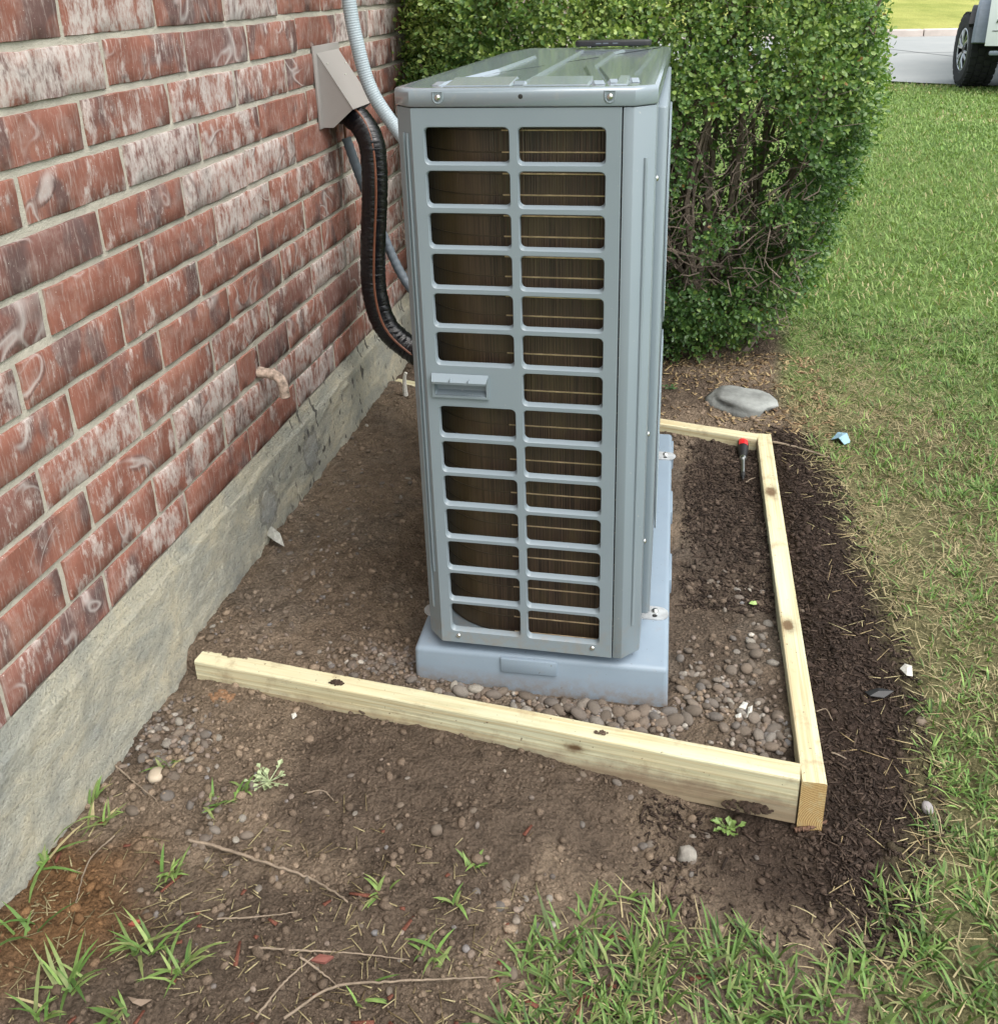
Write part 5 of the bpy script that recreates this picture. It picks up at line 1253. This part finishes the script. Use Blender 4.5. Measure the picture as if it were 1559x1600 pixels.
lumpobj('stone', 1073, 1340, .016, .013, .012, plain('grey_stone', (.22, .205, .18), .85, 0, .3, .3, 60, .6), 'angular grey stone below the right end of the front board', 'stone', 7, .16, .3, .004, 2)
lumpobj('stone', 1448, 1266, .009, .012, .008, plain('mauve_stone', (.27, .25, .25), .8), 'smooth pale stone on the mulch edge at far right', 'stone', 8, .05, 0, .004, 2)
lumpobj('stone', 1438, 1130, .011, .009, .006, M['pebble'], 'dull stone half sunk in the turf beside the mulch', 'stone', 9, .1, .8, .004, 2)
def clod(base, sx, sy, n, rmax, colour, label, seed):
    """a crumbly clod: many small crumbs pressed into one another"""
    m = MB(base); rr = random.Random(seed); V0, F0 = ico(1)
    for i in range(n):
        a = rr.uniform(0, 6.28); d = math.sqrt(rr.random()); r = rmax * rr.uniform(.35, 1) * (1.15 - .6 * d)
        c = Vector(base) + Vector((sx * d * math.cos(a), sy * d * math.sin(a), r * .3))
        k = [rr.uniform(.75, 1.2) for _ in V0]
        m.add([c + Vector((v[0] * r * k[j], v[1] * r * k[j] * .9, v[2] * r * k[j] * .7)) for j, v in enumerate(V0)], [tuple(f) for f in F0])
    o = m.build('soil_clod', plain('clod_soil', colour, .95, 0, .15, .4, 150, .8), None, False, loc=tuple(base)); return tag(o, label, 'soil clod')
clod((.345, 1.326, ZL + .0005), .014, .006, 40, .0062, (.055, .039, .029), 'dark crumbly clod of soil lying on top of the front board', 10)
clod((.83, 1.279, ZL + .0003), .011, .005, 30, .0042, (.10, .072, .052), 'brown crumbs of soil stuck on the front board near its right end', 11)
clod(tuple(hit(345, 1090)), .026, .018, 60, .0080, (.22, .13, .075), 'orange-brown soil lump in front of the front board\'s left end', 12)
_c = hit(1165, 1268); clod((_c.x, float(front_y(_c.x)) - .028, _c.z + .004), .040, .012, 80, .0085, (.04, .028, .021), 'black soil heaped against the front board\'s right end', 13)
def flake(name, pts, label, mat, cat, th=.0012, lift=.004, curl=.006):
    q = [hit(a, b) for a, b in pts]; c = sum(q, Vector()) / len(q); m = MB(c); zc = max(p.z for p in q) + lift
    top = [Vector((p.x, p.y, zc + curl * ((i * 7) % 3) / 2)) for i, p in enumerate(q)]; n = len(top)
    m.add(top + [Vector((c.x, c.y, zc + curl * .9))], [(i, (i + 1) % n, n) for i in range(n)])
    bot = [p - Vector((0, 0, th)) for p in top]
    m.add(bot + [Vector((c.x, c.y, zc + curl * .9 - th))], [((i + 1) % n, i, n) for i in range(n)])
    m.add(top + bot, [(i, n + i, n + (i + 1) % n, (i + 1) % n) for i in range(n)])
    o = m.build(name, mat, None, False, loc=tuple(c)); return tag(o, label, cat)
flake('plastic_scrap', [(1298, 690), (1308, 683), (1322, 686), (1328, 694), (1318, 702), (1309, 694)], 'small crumpled blue plastic scrap on the soil near the far corner', M['blue'], 'scrap', .001, .005, .014)
flake('paper_scrap', [(1405, 1050), (1412, 1046), (1422, 1056), (1424, 1066), (1414, 1068)], 'small white scrap at the edge of mulch and turf', M['white'], 'scrap', .001, .008, .010)
flake('plastic_film', [(410, 838), (424, 833), (440, 850), (446, 866), (430, 856)], 'torn pale plastic film lying at the foot of the foundation', M['plastic'], 'scrap', .0008, .008, .016)
flake('shell_piece', [(1154, 1108), (1161, 1101), (1168, 1105), (1164, 1113)], 'round white shell piece on gravel inside the board corner', M['white'], 'shell', .002, .004, .004)
flake('shell_piece', [(1168, 1112), (1175, 1110), (1174, 1121), (1166, 1124)], 'curved white shell piece beside the round one', M['white'], 'shell', .002, .004, .005)
flake('shell_piece', [(1148, 1121), (1157, 1119), (1158, 1126), (1150, 1127)], 'smallest white shell piece, nearest the pad', M['white'], 'shell', .002, .004, .004)
flake('fallen_leaf', [(1169, 948), (1173, 944), (1180, 945), (1182, 950), (1176, 953)], 'single fresh green leaf on the soil inside the bed', plain('leaf_green', (.30, .42, .14), .5), 'leaf', .0006, .006, .003)
flake('bark_chip', [(200, 1447), (210, 1441), (222, 1442), (212, 1451)], 'bright red-brown bark chip by the broad-bladed tuft', plain('red_chip', (.26, .07, .045), .85), 'bark chip', .004, .003, .002)
flake('bark_chip', [(485, 1503), (500, 1494), (522, 1500), (508, 1510)], 'dark red bark chip between the bleached stems', plain('red_chip2', (.17, .06, .045), .85), 'bark chip', .004, .003, .002)
flake('dead_leaf', [(200, 1560), (218, 1570), (240, 1573), (222, 1580), (208, 1572)], 'grey-brown dead leaf at the bottom of the soil', plain('dead_leaf_brown', (.20, .15, .11), .8), 'leaf', .0008, .003, .006)
flake('black_scrap', [(1350, 1085), (1372, 1080), (1395, 1090), (1380, 1097), (1358, 1094)], 'black plastic scrap on the mulch at the turf edge', M['black'], 'scrap', .0015, .004, .008)
flake('white_chip', [(455, 1118), (462, 1116), (464, 1122), (457, 1124)], 'white stone chip right in front of the front board', M['white'], 'stone chip', .004, .003, .003)

# screwdriver in the far corner of the bed
A, B = hit(1160, 694) + Vector((0, 0, .030)), hit(1160, 757) + Vector((0, 0, .010)); L = (B - A).length; dd = (B - A).normalized()
sc = empty('screwdriver', tuple(A), 0, 'red and black screwdriver lying in the far corner of the bed', 'screwdriver')
def seg_(a, b, rs, name, mat, parent=sc, seg=10):
    m = MB(A); n = len(rs); m.tube([A + dd * (L * lerp(a, b, i / (n - 1))) for i in range(n)], rs, seg); return m.build(name, mat, parent, True)
hn = seg_(0, .50, [.009, .0135, .0145, .0150, .0150, .0135, .0115, .0095], 'handle', M['black'])
seg_(.50, .56, [.0085, .010, .0085], 'collar', M['steel']); seg_(.56, .86, [.0055, .0052, .0052, .0055], 'shaft', M['steel']); seg_(.86, .93, [.006, .006, .0045], 'bit_holder', M['dark']); seg_(.93, 1.0, [.0032, .0032, .0012], 'bit', M['dark'])
side = dd.cross(Vector((0, 0, 1))).normalized(); upv = side.cross(dd).normalized()
m = MB(A)
for k in range(5):
    pass
ptsA = []
for i in range(7):
    t_ = .02 + .26 * i / 6; rr_ = np.interp(t_, [0, .07, .14, .36, .5], [.009, .0135, .0148, .0150, .0095]) + .0007
    for a in (-50, -25, 0, 25, 50): ptsA.append(A + dd * (L * t_) + (upv * math.cos(rad(a)) + side * math.sin(rad(a))) * rr_)
m.add(ptsA, [(i * 5 + k, i * 5 + k + 1, (i + 1) * 5 + k + 1, (i + 1) * 5 + k) for i in range(6) for k in range(4)]); m.build('red_grip', M['red'], hn, True)

# ------------------------------------------------------------------ the parked truck beyond the lawn
TX, TY, TZ, TR = 3.72, 11.82, 0.135, 0.378
TROT = rad(-17.5)
_tv = Matrix.Rotation(TROT, 3, 'Z') @ Vector((.98 - .04, 1.6, 0))
T = empty('parked_truck', (TX + .04 + _tv.x, TY + _tv.y, -.245), TROT, 'white off-road truck with grey wheel flare parked on the driveway', 'truck')
to = (TX + .98, TY + 1.6, -.245)
def arc(cy, cz, r, a0, a1, n): return [(cy + r * math.cos(rad(lerp(a0, a1, i / n))), cz + r * math.sin(rad(lerp(a0, a1, i / n)))) for i in range(n + 1)]
FY, RYW = TY, TY + 3.2
prof = [(FY - .66, .215), (FY - .44, .20)] + arc(FY, TZ, .455, 172, 8, 16) + [(FY + .6, .06), (RYW - .6, .06)] + arc(RYW, TZ, .455, 172, 8, 16) + [(RYW + .75, .22), (RYW + 1.0, .28), (RYW + 1.0, .88), (FY + .95, .90), (FY - .45, .82), (FY - .66, .70)]
b = MB(to); b.prism(prof, TX + .25, TX + 1.72, 'x'); b.build('body', M['carpaint'], T, True, .03, 3)
cab = MB(to); cab.add([(TX + .18, FY + .75, .88), (TX + 1.78, FY + .75, .88), (TX + 1.78, RYW - .35, .88), (TX + .18, RYW - .35, .88), (TX + .30, FY + 1.25, 1.48), (TX + 1.66, FY + 1.25, 1.48), (TX + 1.66, RYW - .55, 1.48), (TX + .30, RYW - .55, 1.48)],
                      [(0, 3, 2, 1), (4, 5, 6, 7), (0, 1, 5, 4), (1, 2, 6, 5), (2, 3, 7, 6), (3, 0, 4, 7)]); cab.build('cab', M['carpaint'], T, True, .04, 3)
ws = MB(to); ws.add([(TX + .28, FY + .80, .95), (TX + 1.68, FY + .80, .95), (TX + 1.58, FY + 1.19, 1.42), (TX + .38, FY + 1.19, 1.42)], [(0, 1, 2, 3)]); w_ = ws.build('windshield', M['glass'], T); w_.location = (0, -.02, .01)
for (ya_, yb_) in ((FY + 1.12, FY + 1.85), (FY + 1.92, FY + 2.55)):
    sw = MB(to); sw.add([(TX + .185, ya_, .95), (TX + .185, yb_, .95), (TX + .275, yb_, 1.41), (TX + .275, ya_ + .12, 1.41)], [(0, 1, 2, 3)]); sw.build('side_window', M['glass'], T)
for wy in (FY, RYW):
    for sgn in (0, 1):
        fl = MB(to); secs = [(.46, .115), (.535, .11), (.56, .14), (.55, .27), (.46, .27)]; an = np.linspace(169, -8, 26); vs = []
        for a in an:
            for (r_, dx_) in secs:
                xx = TX + dx_ if sgn == 0 else TX + 1.965 - dx_
                vs.append((xx, wy - (-r_ * math.cos(rad(a))), TZ + r_ * math.sin(rad(a))))
        k = len(secs); fs = [(i * k + q, i * k + (q + 1) % k, (i + 1) * k + (q + 1) % k, (i + 1) * k + q) for i in range(len(an) - 1) for q in range(k)] + [tuple(range(k)), tuple(range((len(an) - 1) * k, len(an) * k))]
        fl.add(vs, fs); fl.build('wheel_flare', M['flare'], T, True)
    well = MB(to); pr = arc(wy, TZ, .452, 142, 0, 14); well.prism(pr, TX + .05, TX + 1.915, 'x'); well.build('wheel_well', M['black'], T)
def wheel(wx, wy, out):
    """out = -1: the outer face looks to -x"""
    w = MB(to); seg = 48; prof_ = [(.215, .00), (.245, -.012), (.33, -.016), (.362, -.004), (.374, .02), (.374, .25), (.362, .274), (.33, .286), (.215, .27)]
    def X(d): return wx + d if out < 0 else wx - d
    vs = []
    for i in range(seg):
        a = 2 * math.pi * i / seg
        for (r_, d_) in prof_: vs.append((X(d_), wy + r_ * math.cos(a), TZ + r_ * math.sin(a)))
    k = len(prof_); w.add(vs, [(i * k + q, i * k + q + 1, ((i + 1) % seg) * k + q + 1, ((i + 1) % seg) * k + q) for i in range(seg) for q in range(k - 1)])
    for i in range(30):          # tread blocks
        for (d0, d1, ph_) in ((-.004, .055, 0), (.068, .128, .5), (.142, .202, 0), (.215, .276, .5)):
            a0 = 2 * math.pi * (i + ph_) / 30; a1 = a0 + 2 * math.pi / 30 * .66; v8 = []
            for r_ in (.368, .386):
                for (d_, a) in ((d0, a0), (d1, a0), (d1, a1), (d0, a1)): v8.append((X(d_), wy + r_ * math.cos(a), TZ + r_ * math.sin(a)))
            w.add(v8, [(4, 5, 6, 7), (0, 1, 5, 4), (1, 2, 6, 5), (2, 3, 7, 6), (3, 0, 4, 7)])
    ty = w.build('tyre', M['tyre'], T, False)
    d = MB(to); d.add([(X(.06), wy + .218 * math.cos(2 * math.pi * i / 32), TZ + .218 * math.sin(2 * math.pi * i / 32)) for i in range(32)], [tuple(range(32))])
    d.tube([(X(.004), wy, TZ), (X(.03), wy, TZ)], [.045, .055], 14); dk = d.build('wheel_disc', M['black'], ty, False)
    r_ = MB(to)
    ring = []
    for i in range(33):
        a = 2 * math.pi * i / 32; ring.append((X(.004), wy + .212 * math.cos(a), TZ + .212 * math.sin(a)))
    r_.tube(ring, .011, 6, False)
    for s in range(6):
        for off in (-.20, .20):
            a = 2 * math.pi * s / 6 + .3; a2 = a + off
            r_.tube([(X(.012), wy + .045 * math.cos(a), TZ + .045 * math.sin(a)), (X(-.002), wy + .12 * math.cos(a + off * .7), TZ + .12 * math.sin(a + off * .7)), (X(.004), wy + .207 * math.cos(a2), TZ + .207 * math.sin(a2))], [.014, .015, .015], 6)
    r_.build('rim', M['rim'], ty, True)
    if wy == FY:                 # the front wheels are steered
        R3 = Matrix.Translation(Vector((wx + .1, wy, 0)) - Vector(to)) @ Matrix.Rotation(-TROT, 4, 'Z') @ Matrix.Translation(Vector(to) - Vector((wx + .1, wy, 0)))
        for q_ in [ty] + list(ty.children): q_.data.transform(R3)
wheel(TX, FY, -1); wheel(TX, RYW, -1); wheel(TX + 1.965, FY, 1); wheel(TX + 1.965, RYW, 1)
b = MB(to); b.box(TX + .30, TX + 1.66, FY - .70, FY - .55, .125, .165); b.build('skid_bar', M['flare'], T, True, .01, 2)
b = MB(to); b.box(TX + .52, TX + 1.44, FY - .68, FY - .655, .42, .68); b.build('grille', M['black'], T, True, .006, 2)
b = MB(to); b.box(TX + .30, TX + 1.67, FY - .664, FY - .658, .355, .362); b.build('panel_gap', M['black'], T)
for hx in (TX + .42, TX + 1.54):
    b = MB(to); b.box(hx - .05, hx + .08, FY - .672, FY - .655, .52, .66); b.build('headlight', M['glass'], T, True, .006, 2)
b = MB(to)
for (dx_, z0, z1) in ((.325, .432, .468), (.340, .436, .458), (.355, .430, .462)):
    b.tube([(TX + dx_, FY - .664, z0), (TX + dx_ + .014, FY - .664, (z0 + z1) / 2 + .006), (TX + dx_ + .006, FY - .664, z1)], [.003, .007, .002], 6)
b.build('emblem', M['decal'], T)
